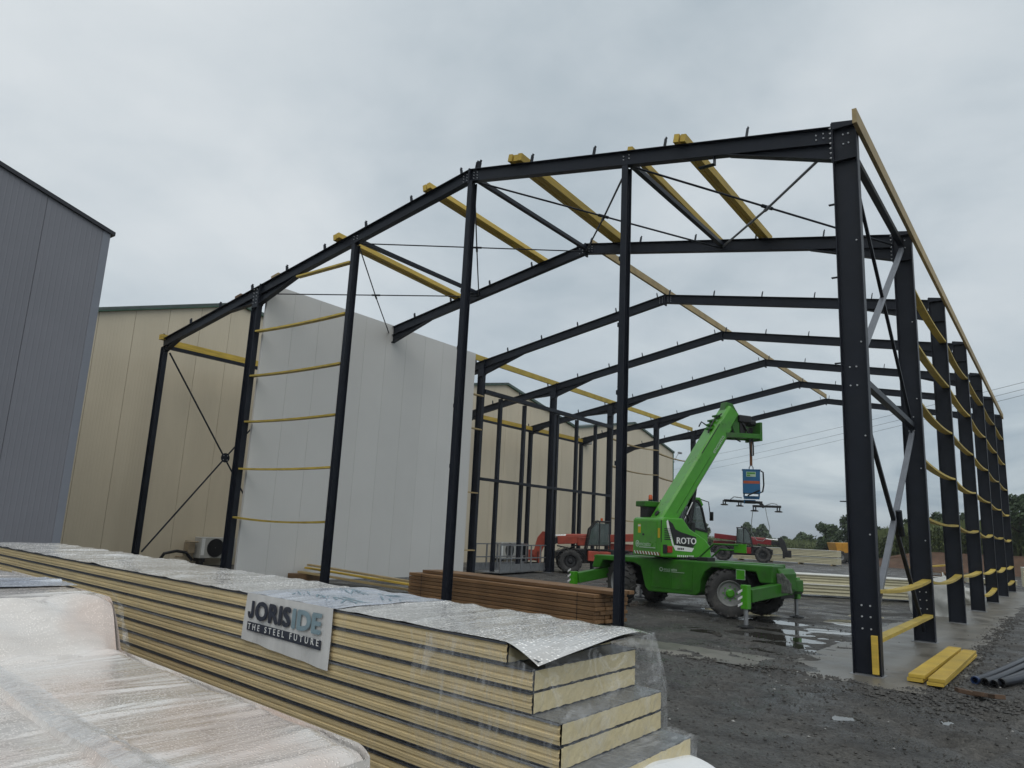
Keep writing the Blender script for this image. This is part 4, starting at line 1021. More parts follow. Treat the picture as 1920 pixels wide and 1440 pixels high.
MB(MC).prism([(2.55,.60),(2.58,1.15),(2.72,1.17),(2.80,1.05),(2.78,.72),(2.7,.58)], (0, .05, 0), (1,0,0), (0,0,1), .75).build('front_outrigger_box', GREEND, RT, bevel=.03)
MUD = mat('dried_mud_metal', (.10, .105, .095), .8, var=.5, vscale=9, bump=.8, bscale=14)
q = MB(MC)
for k in range(5): q.beam((2.70+.06*k, -.72, 1.06-.03*k), (2.82+.05*k, -.74, .66), .05, .05, (0,1,0))
q.prism([(2.68,.66),(2.70,1.04),(2.82,1.08),(3.02,.86),(3.0,.70)], (0,-.70,0), (1,0,0), (0,0,1), .03).build('muddy_guard', MUD, RT, bevel=.01)
MB(MC).box((1.95,-.935,.98), (.22,.012,.22)).build('side_plate', PALEGR, RT)
MB(MC).box((1.95,-.942,.98), (.20,.008,.20)).build('side_plate', GREEN, RT)
# handrail on deck
MB(MC).tube([(.55,-.5,1.2),(1.1,-.6,1.62),(1.72,-.6,1.62)], .022, 8).tube([(.75,-.3,1.2),(1.15,-.4,1.50),(1.72,-.4,1.50)], .02, 8).build('handrail', GREEND, RT, smooth=True)
MB(MC).box((1.72,-.5,1.55), (.30,.03,.20)).build('lamp_plate', GREEN, RT)

# turret: local x forward (boom), y left
MT = frameM((-5.6, 6.4, 0), (math.sin(R(30)), math.cos(R(30)), 0))
MB(MT).lathe([(.72,1.10),(.72,1.235),(.66,1.235)], (-.1,0,0), (0,0,1), 36).build('slew_ring', BLACKM, RT, smooth=True)
MB(MT).prism([(-1.18,1.25),(-1.18,2.13),(-1.12,2.19),(-.55,2.19),(-.35,1.95),(.10,1.72),(.26,1.55),(.30,1.25)], (0,.66,0), (1,0,0), (0,0,1), 1.26).build('turret_body', GREEN, RT, bevel=.035, seg=3)
# rear door, stickers and marks: rear face at x=-1.18
def rear(mb, y0, y1, z0, z1, t_=.006): return mb.bb(-1.18-t_, -1.175, -y0, -y1, z0, z1)
dr_ = rear(MB(MT), -.52, .42, 1.42, 2.10, .012).build('rear_door', GREEN, RT, bevel=.006)
rear(MB(MT), -.12, -.20, 1.74, 1.79, .018).build('latch', BLACKM, dr_)
rear(MB(MT), -.40, -.28, 1.80, 2.02, .016).build('warning_sticker', YELLOWS, dr_)
rear(MB(MT), -.395, -.285, 1.96, 2.0, .018).build('warning_sticker', WHITE, dr_)
rear(MB(MT), .46, .54, 1.70, 1.93, .010).build('warning_sticker', YELLOWS, RT)
q = MB(MT)
q.lathe([(.082,0),(.082,.004),(.055,.004),(.055,0)], (-1.193, .42, 1.535), (-1,0,0), 20, False).lathe([(.035,0),(.035,.004),(.001,.004)], (-1.193, .42, 1.535), (-1,0,0), 14)
q.text('encoatto', .15, (-1.194, .33, 1.49), (0,-1,0), (0,0,1), 1.0, .92, .002); rear(q, -.34, .36, 1.445, 1.468, .016); q.build('logo', PALEGR, RT)
q = MB(MT)
for k in range(9):
    y_ = .54-.125*k; q.prism([(0,0),(.045,0),(-.01,.075),(-.055,.075)][::-1], (-1.183, y_, 1.285), (0,-1,0), (0,0,1), -.004)
q.build('hazard_stripes', WHITE, RT)
q = MB(MT)
for k in range(9):
    y_ = .54-.0625-.125*k; q.prism([(0,0),(.045,0),(-.01,.075),(-.055,.075)][::-1], (-1.183, y_, 1.285), (0,-1,0), (0,0,1), -.004)
q.build('hazard_stripes', mat('hazard_red', (.25,.04,.02), .5), RT)
MB(MT).bb(-1.02,-.88,-.635,-.60,1.36,1.52).build('tail_lamp', REDS, RT, bevel=.01)
MB(MT).bb(-1.14,-1.03,-.63,-.60,1.34,1.55).build('lamp_guard', BLACKM, RT, bevel=.01)
# side decal with the model name: right face y=-.60
def sideP(mb, poly, t_): return mb.prism(poly, (0,-.601,0), (1,0,0), (0,0,1), t_)
dc = sideP(MB(MT), [(-1.0,1.96),(-.95,1.97),(-.80,1.55),(-.28,1.50),(-.20,1.57),(-.17,1.76),(-.62,1.86),(-.78,1.92),(-.86,2.05),(-1.0,2.14)], .004).build('side_decal', BLACKM, RT)
sideP(MB(MT), [(-.83,1.50),(-.78,1.42),(-.30,1.40),(-.235,1.49),(-.80,1.545)], .005).build('decal_edge', WHITE, dc)
sideP(MB(MT), [(-1.04,2.10),(-1.0,2.14),(-.83,1.55),(-.80,1.50),(-.86,1.52),(-1.02,1.95)], .005).build('decal_edge', WHITE, dc)
q = MB(MT).text('ROTO', .215, (-.76, -.607, 1.585), (1,0,0), (0,0,1), 1.02, .95, .002)
n0 = len(q.v); v0 = list(q.v); f0 = list(q.f); dv = (MT.to_3x3() @ Vector((1,0,0)))*.012
q.v += [p+dv+(MT.to_3x3() @ Vector((0,-.0006,0))) for p in v0]; q.f += [tuple(i+n0 for i in f) for f in f0]
q.build('lettering', WHITE, dc)
q = MB(MT)
for k in range(4): q.bb(-.72+.05*k, -.685+.05*k, -.608, -.604, 1.44, 1.485)
q.build('lettering', BLACKM, dc)
q = MB(MT)
for k in range(9): q.bb(-.72+.055*k, -.692+.055*k, -.604, -.600, 1.27, 1.315)
q.build('hazard_stripes', WHITE, RT)
MB(MT).bb(-.62,-.02,-.38,-.03,1.70,2.12).build('dark_recess_block', BLACKM, RT, bevel=.02)  # added black block standing in for the dark recess between boom and cab
for k in range(4):
    MB(MT).tube([(-.52+.11*k,-.40,1.86),(-.48+.10*k,-.44,2.02+.03*k),(-.36+.09*k,-.36,2.16),(-.30+.06*k,-.30,2.30)], .014, 6).build('hose', HOSE, RT, smooth=True)
q = MB(MT)
for k in range(6): q.bb(-1.10,-.90,-.606,-.598,1.66+.05*k,1.685+.05*k)
q.build('side_grille', BLACKM, RT)
for k in range(5):
    MB(MC).tube([(.10+.06*k,-.55,1.19),(.22+.07*k,-.62,1.30-.02*k),(.42+.08*k,-.58,1.27),(.62+.06*k,-.45,1.19)], .016, 6).build('hose', HOSE, RT, smooth=True)
MB(MC).bb(.75,1.05,-.80,-.45,1.17,1.30).build('tool_box', BLACKM, RT, bevel=.015)
MB(MT).beam((-1.19,-.61,1.60),(-1.19,-.61,2.12),.012,.012,(1,0,0)).build('panel_gap', BLACKM, RT)
# cab on the far side
ca = [(-.30,1.55),(-.30,2.58),(-.12,2.70),(.30,2.68),(.44,2.50),(.62,1.95),(.62,1.50),(.45,1.25),(-.30,1.25)]
MB(MT).prism([(-.30,1.25),(-.30,2.06),(.62,1.90),(.62,1.50),(.45,1.25)], (0,.72,0), (1,0,0), (0,0,1), .76).build('cab_base', GREEN, RT, bevel=.02)
cabp = MB(MT)
for y_ in (-.04, .70):
    for a, b_ in (((-.28,2.05),(-.28,2.60)),((.58,1.92),(.42,2.52)),((.02,2.02),(.04,2.64))): cabp.beam((a[0],y_,a[1]), (b_[0],y_,b_[1]), .05, .06, (0,1,0))
    cabp.beam((-.28,y_,2.60),(-.1,y_,2.68),.05,.05).beam((-.1,y_,2.68),(.30,y_,2.66),.05,.05).beam((.30,y_,2.66),(.42,y_,2.52),.05,.05).beam((-.28,y_,2.06),(.60,y_,1.91),.05,.06)
CB = cabp.build('cab_frame', BLACKM, RT, bevel=.01)
MB(MT).prism([(-.26,2.08),(-.26,2.58),(-.1,2.66),(.30,2.64),(.40,2.50),(.56,1.94)], (0,-.035,0), (1,0,0), (0,0,1), .008).build('side_window', GLASS, CB)
MB(MT).prism([(-.26,2.08),(-.26,2.58),(-.1,2.66),(.30,2.64),(.40,2.50),(.56,1.94)], (0,.70,0), (1,0,0), (0,0,1), .008).build('side_window', GLASS, CB)
MB(MT).add([(.42,-.02,2.50),(.42,.68,2.50),(.59,.68,1.93),(.59,-.02,1.93)], [(0,1,2,3)]).build('windscreen', GLASS, CB)
MB(MT).prism([(-.30,2.60),(-.12,2.70),(.32,2.69),(.42,2.54),(.46,2.58),(.36,2.76),(-.14,2.77),(-.34,2.66)], (0,.74,0), (1,0,0), (0,0,1), .82).build('cab_roof', GREEN, CB, bevel=.015)
MB(MT).bb(-.15,.12,.15,.55,1.85,2.05).bb(-.22,-.1,.15,.55,1.9,2.45).build('seat', BLACKM, CB, bevel=.03)
MB(MT).tube([(.36,-.06,2.72),(.60,-.10,2.66),(.66,-.12,2.2)], .014, 6).box((.66,-.14,2.30), (.03,.12,.22)).build('mirror', BLACKM, CB)
# boom
BA = R(55); bd = Vector((math.cos(BA), 0, math.sin(BA))); bnm = Vector((math.sin(BA), 0, -math.cos(BA)))
def bp_(s_, d_, y_): return Vector((-.92, y_, 2.33))+bd*s_+bnm*d_
YR, YL = -.34, .16
def boomsec(s0, s1, d0, d1, yr, yl, c=.05):
    q = MB(MT); ring = lambda s_, : [bp_(s_,d0,yr+c),bp_(s_,d0,yl-c),bp_(s_,d0+c,yl),bp_(s_,d1-c,yl),bp_(s_,d1,yl-c),bp_(s_,d1,yr+c),bp_(s_,d1-c,yr),bp_(s_,d0+c,yr)]
    q.add(ring(s0)+ring(s1), [tuple(range(8))[::-1], tuple(range(8,16))]+[(i,(i+1)%8,(i+1)%8+8,i+8) for i in range(8)]); return q
BO = boomsec(-.40, 3.05, 0, .46, YR, YL).build('boom', GREEN, RT)
boomsec(3.05, 3.55, .035, .43, YR+.035, YL-.035).build('inner_boom', GREEN, BO)
MB(MT).lathe([(.07,0),(.07,.03),(.001,.03)], bp_(-.05,0,-.08), -bnm, 18).build('boom_cap', BLACKM, BO)
q = MB(MT)
for s_ in (2.7, 2.85, 3.0, 3.15): q.box(bp_(s_, -.03, -.09+.08*math.sin(s_*9)), (.12,.22,.05))
q.build('boom_top_fittings', GREEND, BO, bevel=.01)
MB(MT).tube([bp_(2.55,-.03,-.2), bp_(2.75,-.10,-.25), bp_(3.0,-.06,-.16), bp_(3.2,-.04,-.3)], .018, 6).tube([bp_(2.9,-.02,.18), bp_(2.95,-.1,.3), bp_(2.8,-.08,.32)], .02, 6).build('hose', HOSE, BO, smooth=True)
MB(MT).beam(bp_(1.9,.04,YR-.006), bp_(2.9,.04,YR-.006), .006, .02).build('boom_line', BLACKM, BO)
MB(MT).beam(bp_(.2,.30,YR-.006), bp_(2.0,.30,YR-.006), .006, .014, (0,1,0)).build('boom_seam', GREEND, BO)
q = MB(MT).text('encoatto', .16, bp_(2.15,.36,YR-.004), bd, -bnm, 1, 1, .002); q.build('logo', PALEGR, BO)
MB(MT).tube([(-.05,-.09,1.75), bp_(1.25,.46,-.09)], .075, 12).build('lift_cylinder', BLACKM, RT, smooth=True)
MB(MT).tube([bp_(.9,.60,-.09), bp_(1.35,.44,-.09)], .045, 12).build('cylinder_rod', CHROME, RT, smooth=True)
MB(MT).tube([(-.28,-.16,2.02),(.02,-.20,2.62)], .022, 8).build('cylinder_rod', CHROME, RT, smooth=True)
# boom head and hook jib
hd = MB(MT).prism([(1.06,5.06),(1.12,5.33),(1.34,5.30),(1.52,5.05),(1.66,4.70),(1.70,4.40),(1.48,4.36),(1.30,4.70),(1.18,4.90)], (0,.03,0), (1,0,0), (0,0,1), .22).build('boom_head', GREEND, BO, bevel=.015)
MB(MT).beam((.98,-.30,4.42),(2.15,-.30,4.48),.10,.13).beam((.98,.18,4.42),(2.15,.18,4.48),.10,.13).bb(2.10,2.18,-.36,.24,4.36,4.86).bb(.98,1.06,-.34,.22,4.36,4.48).build('jib_frame', GREEND, hd, bevel=.01)
MB(MT).bb(1.50,1.92,-.26,.14,4.82,5.02).bb(1.92,2.12,-.2,.1,4.78,4.92).bb(1.55,1.75,-.22,.1,4.50,4.82).build('jib_winch', BLACKM, hd, bevel=.03)
MB(MT).tube([(1.22,-.16,5.26),(1.5,-.2,5.0),(1.78,-.26,4.55),(1.85,-.28,4.3)], .022, 8).tube([(1.16,-.1,4.95),(1.30,-.2,4.60),(1.40,-.24,4.34),(1.55,-.22,4.3)], .018, 8).tube([(1.78,-.30,4.5),(1.79,-.32,4.1),(1.83,-.32,3.93),(1.89,-.32,3.95),(1.90,-.31,4.2),(1.88,-.30,4.5)], .02, 8).build('hose', HOSE, hd, smooth=True)
MB(MT).bb(1.98,2.06,-.12,-.04,4.52,4.72).tube([(2.02,-.08,4.55),(2.02,-.08,4.36)], .03, 8).build('hook', BLACKM, hd)
# beacon on the far rear
MB(MT).bb(-1.0,-.72,.30,.62,2.19,2.50).build('beacon_post', BLACKM, RT, bevel=.02)
bcn = MB(MT).prism([(-1.10,2.46),(-1.10,2.60),(-.62,2.60),(-.62,2.46)], (0,.68,0), (1,0,0), (0,0,1), .42).build('beacon_bracket', GREEND, RT, bevel=.02)
MB(MT).lathe([(.055,0),(.055,.05)], (-.82,.42,2.60), (0,0,1), 14).build('beacon_base', BLACKM, bcn)
MB(MT).lathe([(.052,0),(.05,.09),(.03,.12),(.001,.125)], (-.82,.42,2.65), (0,0,1), 14).build('beacon', ORANGE, bcn, smooth=True)

# ------------------------------------------------------------------ sling and vacuum lifter
TT = MT @ Vector((2.02, -.08, 0)); TT.z = 0
rv = Vector((.94, .34, 0)).normalized(); fv = Vector((-rv.y, rv.x, 0))
sg = MB().beam(TT+Vector((0,0,4.34)), TT+Vector((0,0,3.70)), .07, .012, fv).build('lifting_sling', SLING); tag(sg, 'brown webbing sling hanging from the green boom tip', 'sling')
VL = thing('vacuum_lifter', TT+Vector((0,0,2.45)), 'blue vacuum panel lifter with suction pads hanging from the boom', 'vacuum lifter')
MV = Matrix((rv, fv, Vector((0,0,1)))).transposed().to_4x4(); MV.translation = TT
MB(MV).bb(-.22,.22,-.16,.16,2.96,3.58).bb(-.24,.24,-.17,.17,3.575,3.60).build('housing', BLUE, VL, bevel=.012)
MB(MV).bb(-.205,.205,-.164,-.159,3.22,3.29).build('stripe', ORANGEP, VL)
MB(MV).bb(-.13,.11,-.164,-.159,3.40,3.53).build('label_plate', PALEGR, VL)
MB(MV).bb(-.115,.095,-.167,-.163,3.47,3.515).bb(-.115,-.03,-.167,-.163,3.415,3.455).build('label_print', mat('label_green', (.08,.28,.05), .5), VL)
MB(MV).tube([(-.05,0,3.60),(-.05,0,3.66),(0,0,3.72),(.05,0,3.66),(.05,0,3.60)], .014, 6).build('lifting_eye', GALV, VL, smooth=True)
MB(MV).tube([(.24,-.05,3.57),(.30,-.05,3.53),(.31,-.05,3.2),(.28,-.05,3.02),(.22,-.05,3.0)], .02, 8).tube([(.2,-.17,3.05),(0,-.2,2.95),(-.1,-.18,2.9)], .018, 6).build('hose', HOSE, VL, smooth=True)
MB(MV).bb(-.20,.20,-.04,.04,2.82,2.90).bb(-.21,-.17,-.03,.03,2.86,2.98).bb(.17,.21,-.03,.03,2.86,2.98).box((-.05,0,2.75), (.30,.10,.10)).build('turning_head', BLUE, VL, bevel=.01)
cbm = MB(MV).beam((-.70,.35,2.78), (.25,-.30,2.72), .07, .07).beam((-.70,.15,2.78),(-.30,.45,2.76),.05,.05).beam((.02,-.45,2.62),(.72,-.10,2.64),.06,.06).beam((.2,-.28,2.72),(.3,-.30,2.60),.08,.08).build('pad_beam', BLACKM, VL, bevel=.01)
for (x_, y_, z_) in ((-.70,.18,2.66),(-.30,.44,2.65),(.06,-.42,2.50),(.66,-.12,2.51)):
    MB(MV).lathe([(.015,.02),(.015,.12)], (x_-.03,y_,z_), (0,0,1), 6).lathe([(.015,.02),(.015,.12)], (x_+.03,y_,z_), (0,0,1), 6).lathe([(.10,0),(.10,.015),(.04,.035),(.01,.035)], (x_,y_,z_-.01), (0,.08,1), 14).build('suction_pad', HOSE, VL)
MB(MV).tube([(.02,-.42,2.50),(-.02,-.40,2.2),(-.02,-.38,1.95),(.10,-.36,1.76),(.25,-.35,1.74),(.40,-.34,1.88),(.42,-.33,2.1),(.36,-.30,2.4),(.33,-.30,2.6)], .009, 6).build('control_cable', GALV, VL, smooth=True)
MB(MV).tube([(-.55,.3,2.80),(-.45,.2,2.88),(-.25,.1,2.85)], .012, 6).build('control_cable', GALV, VL, smooth=True)
MB(MV).tube([(.35,-.28,2.66),(.5,-.2,2.72),(.62,-.12,2.70),(.66,-.12,2.62)], .01, 6).build('control_cable', GALV, VL, smooth=True)

# ================================================================== RED TELEHANDLERS
def telehandler(o, fx, label, red, dark, low, s=1.0, grille=False, mirror=False):
    """side-on telehandler: +x = front, boom along the right side"""
    t_ = thing('telehandler', o, label, 'telehandler', 'red telehandlers parked in the yard'); M_ = frameM(o, fx) @ Matrix.Scale(s, 4)
    if mirror: M_ = M_ @ Matrix.Diagonal((1,-1,1,1))
    MB(M_).prism([(-2.3,.55),(-2.35,1.05),(-1.0,1.15),(1.5,1.1),(2.0,.95),(2.0,.60),(1.2,.5),(-1.0,.45)], (0,.55,0), (1,0,0), (0,0,1), 1.1).build('chassis', dark, t_, bevel=.03)
    MB(M_).bb(-2.2,-.6,-.98,-.35,.75,1.42).build('engine_cover', red, t_, bevel=.06)
    MB(M_).bb(-.5,.55,.1,1.0,.6,1.05).build('cab_step', red, t_, bevel=.03)
    MB(M_).prism([(-.55,.62),(-.55,1.0),(.7,1.0),(.7,.62)], (0,-.85,0), (1,0,0), (0,0,1), .1).build('side_skirt', red, t_, bevel=.02)
    for x_ in (-1.45, 1.35):
        for y_ in (-.85, .85):
            wm = M_ @ Matrix.Translation((x_, y_, .56))
            if y_ > 0: wm = wm @ Matrix.Rotation(math.pi, 4, 'Z')
            wheel(t_, wm, .56, .40, 0, dark, dark, n=24, lugs=14)
            MB(M_).grid(lambda u, v, x_=x_, y_=y_: (x_+.66*math.cos(math.pi*(.1+.8*u)), y_-.22+.44*v, .56+.64*math.sin(math.pi*(.1+.8*u))), 10, 2).build('mudguard', dark, t_, smooth=True)
    cab = MB(M_)
    for y_ in (.12, .98):
        for a, b_ in (((-.45,1.05),(-.40,2.35)),((.62,1.10),(.45,2.05)),((.45,2.05),(.20,2.38)),((.05,1.05),(.05,2.36))): cab.beam((a[0],y_,a[1]),(b_[0],y_,b_[1]),.06,.06,(0,1,0))
        cab.beam((-.45,y_,1.35),(.60,y_,1.30),.06,.06)
    for x_, z_ in ((-.40,2.35),(.20,2.38),(.45,2.05),(.62,1.12),(-.45,1.07)): cab.beam((x_,.12,z_),(x_,.98,z_),.06,.06)
    C_ = cab.build('cab_frame', BLACKM, t_, bevel=.01)
    for y_ in (.105, .995): MB(M_).prism([(-.43,1.36),(-.38,2.32),(.20,2.34),(.44,2.04),(.58,1.32)], (0,y_+.003,0), (1,0,0), (0,0,1), .006).build('side_window', GLASS, C_)
    MB(M_).add([(.615,.14,1.14),(.615,.96,1.14),(.445,.96,2.04),(.445,.14,2.04)], [(0,1,2,3)]).build('windscreen', GLASS, C_)
    MB(M_).bb(-.46,.24,.08,1.02,2.37,2.44).build('cab_roof', dark, C_, bevel=.02)
    MB(M_).bb(-.35,-.05,.35,.8,1.3,1.5).bb(-.38,-.25,.35,.8,1.4,1.95).build('seat', BLACKM, C_, bevel=.03)
    if grille:
        g = MB(M_)
        for k in range(9): g.beam((.66,.14+.1*k,1.12),(.50,.14+.1*k,2.06),.014,.014,(0,1,0))
        for k in range(5): g.beam((.66-.035*k,.12,1.14+.21*k),(.66-.035*k,.98,1.14+.21*k),.014,.014)
        for k in range(9): g.beam((.50,.14+.1*k,2.06),(.10,.14+.1*k,2.46),.014,.014,(0,1,0))
        g.build('window_guard', BLACKM, C_)
    MB(M_).lathe([(.06,0),(.06,.12),(.001,.13)], (-.1,.5,2.44), (0,0,1), 10).build('beacon', ORANGE if grille else BLACKM, C_)
    bo = MB(M_).beam((-2.1,-.2,1.62+.15), (1.9,-.2,1.45), .32, .36).build('boom', red, t_, bevel=.02)
    MB(M_).beam((1.85,-.2,1.45), (2.5,-.2,1.42), .25, .28).build('inner_boom', BLACKM, bo, bevel=.01)
    MB(M_).tube([(.3,-.2,1.75),(1.5,-.2,1.70)], .07, 10).build('top_cylinder', red, bo, smooth=True)
    MB(M_).tube([(1.5,-.2,1.70),(2.45,-.2,1.64)], .04, 10).build('cylinder_rod', CHROME, bo, smooth=True)
    MB(M_).bb(.45,.95,-.42,.02,1.25,1.66).build('boom_side_box', red, bo, bevel=.03)
    MB(M_).prism([(2.35,1.80),(2.62,1.84),(2.85,1.55),(3.05,.75),(2.85,.45),(2.68,.8),(2.45,1.30)], (0,0,0), (1,0,0), (0,0,1), .40).build('boom_head', red if grille else BLACKM, bo, bevel=.02)
    MB(M_).beam((2.7,-.75,.95),(2.7,.45,.95),.12,.10).beam((2.75,-.75,.45),(2.75,.45,.45),.12,.10).bb(2.66,2.8,-.8,-.72,.4,1.0).bb(2.66,2.8,.40,.48,.4,1.0).bb(2.78,3.25,-.72,-.30,.45,.95).build('carriage', red if grille else BLACKM, bo, bevel=.01)
    for y_ in ((-.55, .2) if not mirror else ()): MB(M_).beam((2.8,y_,.36),(3.9,y_,.34),.12,.05).bb(2.78,2.84,y_-.06,y_+.06,.34,.9).build('fork', BLACKM, bo)
    MB(M_).tube([(1.9,-.42,1.6),(2.3,-.45,1.3),(2.6,-.4,1.1)], .03, 6).tube([(1.8,-.40,1.4),(2.2,-.45,1.15),(2.6,-.4,1.3)], .025, 6).tube([(.9,-.45,1.3),(1.3,-.5,1.1),(1.9,-.45,1.2)], .03, 6).build('hose', HOSE, bo, smooth=True)
    return t_
telehandler((-14.5, 17.3, 0), (-.80, -.60, 0), 'old faded red telehandler with barred windscreen behind the green machine', REDOLD, BLACKM, 0, .93, True)
telehandler((-19.9, 51.0, 0), (.96, .28, 0), 'dark red telehandler with black cab far behind the green machine', REDNEW, BLACKM, 0, 1.15, False, True)

# ================================================================== OTHER STACKS AND YARD THINGS
def panel_stack(name, label, o, fx, Ln, Wd, tiers, n_, cat='panel stack', group=None):
    """tiers: (z0, z1, offset towards -y)"""
    t_ = thing(name, o, label, cat, group); M_ = frameM(o, fx)
    for (z0, z1, off, nn_) in tiers:
        hh = (z1-z0)/nn_
        for k in range(nn_):
            a, b_ = z0+hh*k, z0+hh*(k+1)
            MB(M_).prism([(-Wd/2-off,a+.006),(-Wd/2-off,a+hh*.42),(-Wd/2-off+.035,a+hh*.55),(-Wd/2-off+.035,b_-.012),(-Wd/2-off,b_-.004),(Wd/2-off,b_-.004),(Wd/2-off,a+.006)], (-Ln/2,0,0), (0,1,0), (0,0,1), Ln).build('panel', CREAM, t_)
        MB(M_).bb(-Ln/2-.01,Ln/2+.01,-Wd/2-off-.03,Wd/2-off,z1,z1+.035).build('top_layer', CREAM_SKYLIT, t_, bevel=.006)  # thin slab on each tier carries the painted skylight of the top face
    for k in range(4):
        x_ = -Ln/2+.5+(Ln-1)/3*k
        MB(M_).bb(x_-.05,x_+.05,-Wd/2,Wd/2,0,tiers[0][0]).build('skid', PALEWOOD, t_)
    return t_
panel_stack('cream_panel_stack', 'long cream panel stack with skylit white edges lying between machine and right columns', (-4.6, 15.75, 0), (.87, .49, 0), 8.0, 1.1, ((.08,.40,.12,3),(.435,.70,-.02,3)), 3)
panel_stack('cream_panel_stack', 'far pale panel stack in two tiers before the maize field', (-18.0, 56.0, 0), (.995, -.03, 0), 9.0, 1.2, ((.12,.62,.02,4),(.72,1.22,0,4)), 4)
panel_stack('cream_panel_stack', 'cream panel stack at the right edge behind the last column', (1.75, 35.6, 0), (1, .12, 0), 3.4, 1.15, ((.1,1.05,0,8),), 4)
panel_stack('cream_panel_stack', 'pale panel pack lying flat left of the far right stack', (-1.6, 37.5, 0), (.9, .4, 0), 2.4, 1.1, ((.08,.30,0,3),), 3)
# dumper
DM = thing('site_dumper', (-15.9, 68, 0), 'yellow site dumper with twin wheels parked before the maize', 'dumper'); MD = frameM((-15.9, 68, 0), (.80, .60, 0))
MB(MD).prism([(-1.0,1.0),(-1.25,1.95),(1.2,2.05),(1.5,1.75),(1.1,1.0)], (0,.95,0), (1,0,0), (0,0,1), 1.9).build('skip', DUMPY, DM, bevel=.04)
q = MB(MD)
for k in range(5): q.bb(-1.05+.5*k, -.97+.5*k, -.99, -.94, 1.05, 1.9)
q.build('skip_ribs', DUMPY, DM)
MB(MD).bb(-1.1,3.2,-.5,.5,.65,.98).build('chassis', BLACKM, DM, bevel=.02)
MB(MD).bb(1.6,3.3,-.8,.8,.95,1.6).build('engine_cover', DUMPY, DM, bevel=.05)
cabd = MB(MD)
for x_ in (1.5,2.4):
    for y_ in (-.7,.7): cabd.beam((x_,y_,1.5),(x_,y_,2.9),.07,.07,(1,0,0))
cabd.bb(1.45,2.45,-.75,.75,2.88,2.95).build('roll_cage', BLACKM, DM)
for x_ in (-.75, .35, 2.6):
    for y_ in (-.85, .85):
        wm = MD @ Matrix.Translation((x_, y_, .62))
        if y_ > 0: wm = wm @ Matrix.Rotation(math.pi, 4, 'Z')
        wheel(DM, wm, .62, .45, 0, RIM, BLACKM, n=22, lugs=12)
# bulk bags
def bag(o, sx, sy, h, label, seed):
    r_ = random.Random(seed); o = Vector(o); t_ = thing('bulk_bag', o, label, 'bag', 'white bags between the right columns')
    ph = [r_.uniform(0,6.28) for i in range(6)]
    def fn(u, v):
        a = u*2*math.pi; sq = 1/max(abs(math.cos(a)), abs(math.sin(a)))**.75
        rr_ = sq*(.46+.10*math.sin(math.pi*v)+.025*math.sin(a*3+ph[0]+v*5)+.02*math.sin(a*7+v*9+ph[1])+.015*math.sin(v*14+a*2+ph[2]))*(1-.25*max(0,v-.85)/.15)
        return o+Vector((math.cos(a)*rr_*sx, math.sin(a)*rr_*sy, h*v*(1+.04*math.sin(a*2+ph[3]))+.01))
    MB().grid(fn, 40, 22).build('bag_body', BAGM, t_, smooth=True)
    MB().grid(lambda u, v: o+Vector((math.cos(u*6.2832)*.37*sx*v, math.sin(u*6.2832)*.37*sy*v, h*(1.0+.06*(1-v)*math.sin(u*19+v*5)-.05*(1-v)))), 24, 5).build('bag_top', BAGM, t_, smooth=True)
    for s_ in (-1,1): MB().tube([o+Vector((s_*.35*sx,-.3*sy,h*.97)), o+Vector((s_*.30*sx,0,h*1.12)), o+Vector((s_*.35*sx,.3*sy,h*.97))], .015, 5).build('bag_handle', BAGM, t_)
bag((-.95, 11.9, 0), .95, .95, 1.02, 'large crumpled white bulk bag between the second and third right columns', 1)
bag((-.62, 18.4, 0), .62, .62, .52, 'small white sack standing by the fourth right column', 2)
# pallets and planks pile
PP = thing('pallet_pile', (-1.7, 21.0, 0), 'brown pile of pallets and planks behind the white bags', 'pallets'); pm = unit_box('pallet_board', (1.25,.1,.03), BROWN)
for k in range(6):
    for j in range(5): inst('board', pm, PP, (-1.7+.02*random.uniform(-1,1), 20.5+.24*j, .16*k+.13), (0,0,.05*random.uniform(-1,1)))
    for j in (-.5, 0, .5): MB().bb(-1.7+j-.05, -1.7+j+.05, 20.45, 21.52, .16*k+.005, .16*k+.112).build('bearer', BROWN, PP)
o = MB().beam((-2.6,19.6,1.05),(-1.2,21.6,1.25),.16,.05).build('timber_board', YWOODX); tag(o, 'yellow board lying on top of the brown pallet pile', 'timber')

# galvanised work cage by the inner columns
CG = thing('work_cage', (-16.6, 13.2, 0), 'galvanised steel work platform cage standing by the inner column line', 'cage')
ga, gb = Vector((-16.25,11.0,0)), Vector((-16.95,15.4,0)); gd = (gb-ga).normalized(); gnn = Vector((gd.y,-gd.x,0))*-1
for off in (0, 1.1):
    for k in range(6):
        p = ga+gd*(4.4/5*k)+gnn*-off
        MB().beam(p+Vector((0,0,.1)), p+Vector((0,0,1.12)), .05, .05, (1,0,0)).build('post', GALV, CG)
    for z_ in (1.12, .62, .14): MB().beam(ga+gnn*-off+Vector((0,0,z_)), gb+gnn*-off+Vector((0,0,z_)), .045, .045).build('rail', GALV, CG)
    MB().beam(ga+gnn*(-off+.01)+Vector((0,0,.27)), gb+gnn*(-off+.01)+Vector((0,0,.27)), .01, .26).build('kick_plate', GALV, CG)
MB().prism([(0,0),(4.4,0),(4.4,1.1),(0,1.1)], ga+Vector((0,0,.1)), gd, -gnn, .03).build('floor', GALV, CG)
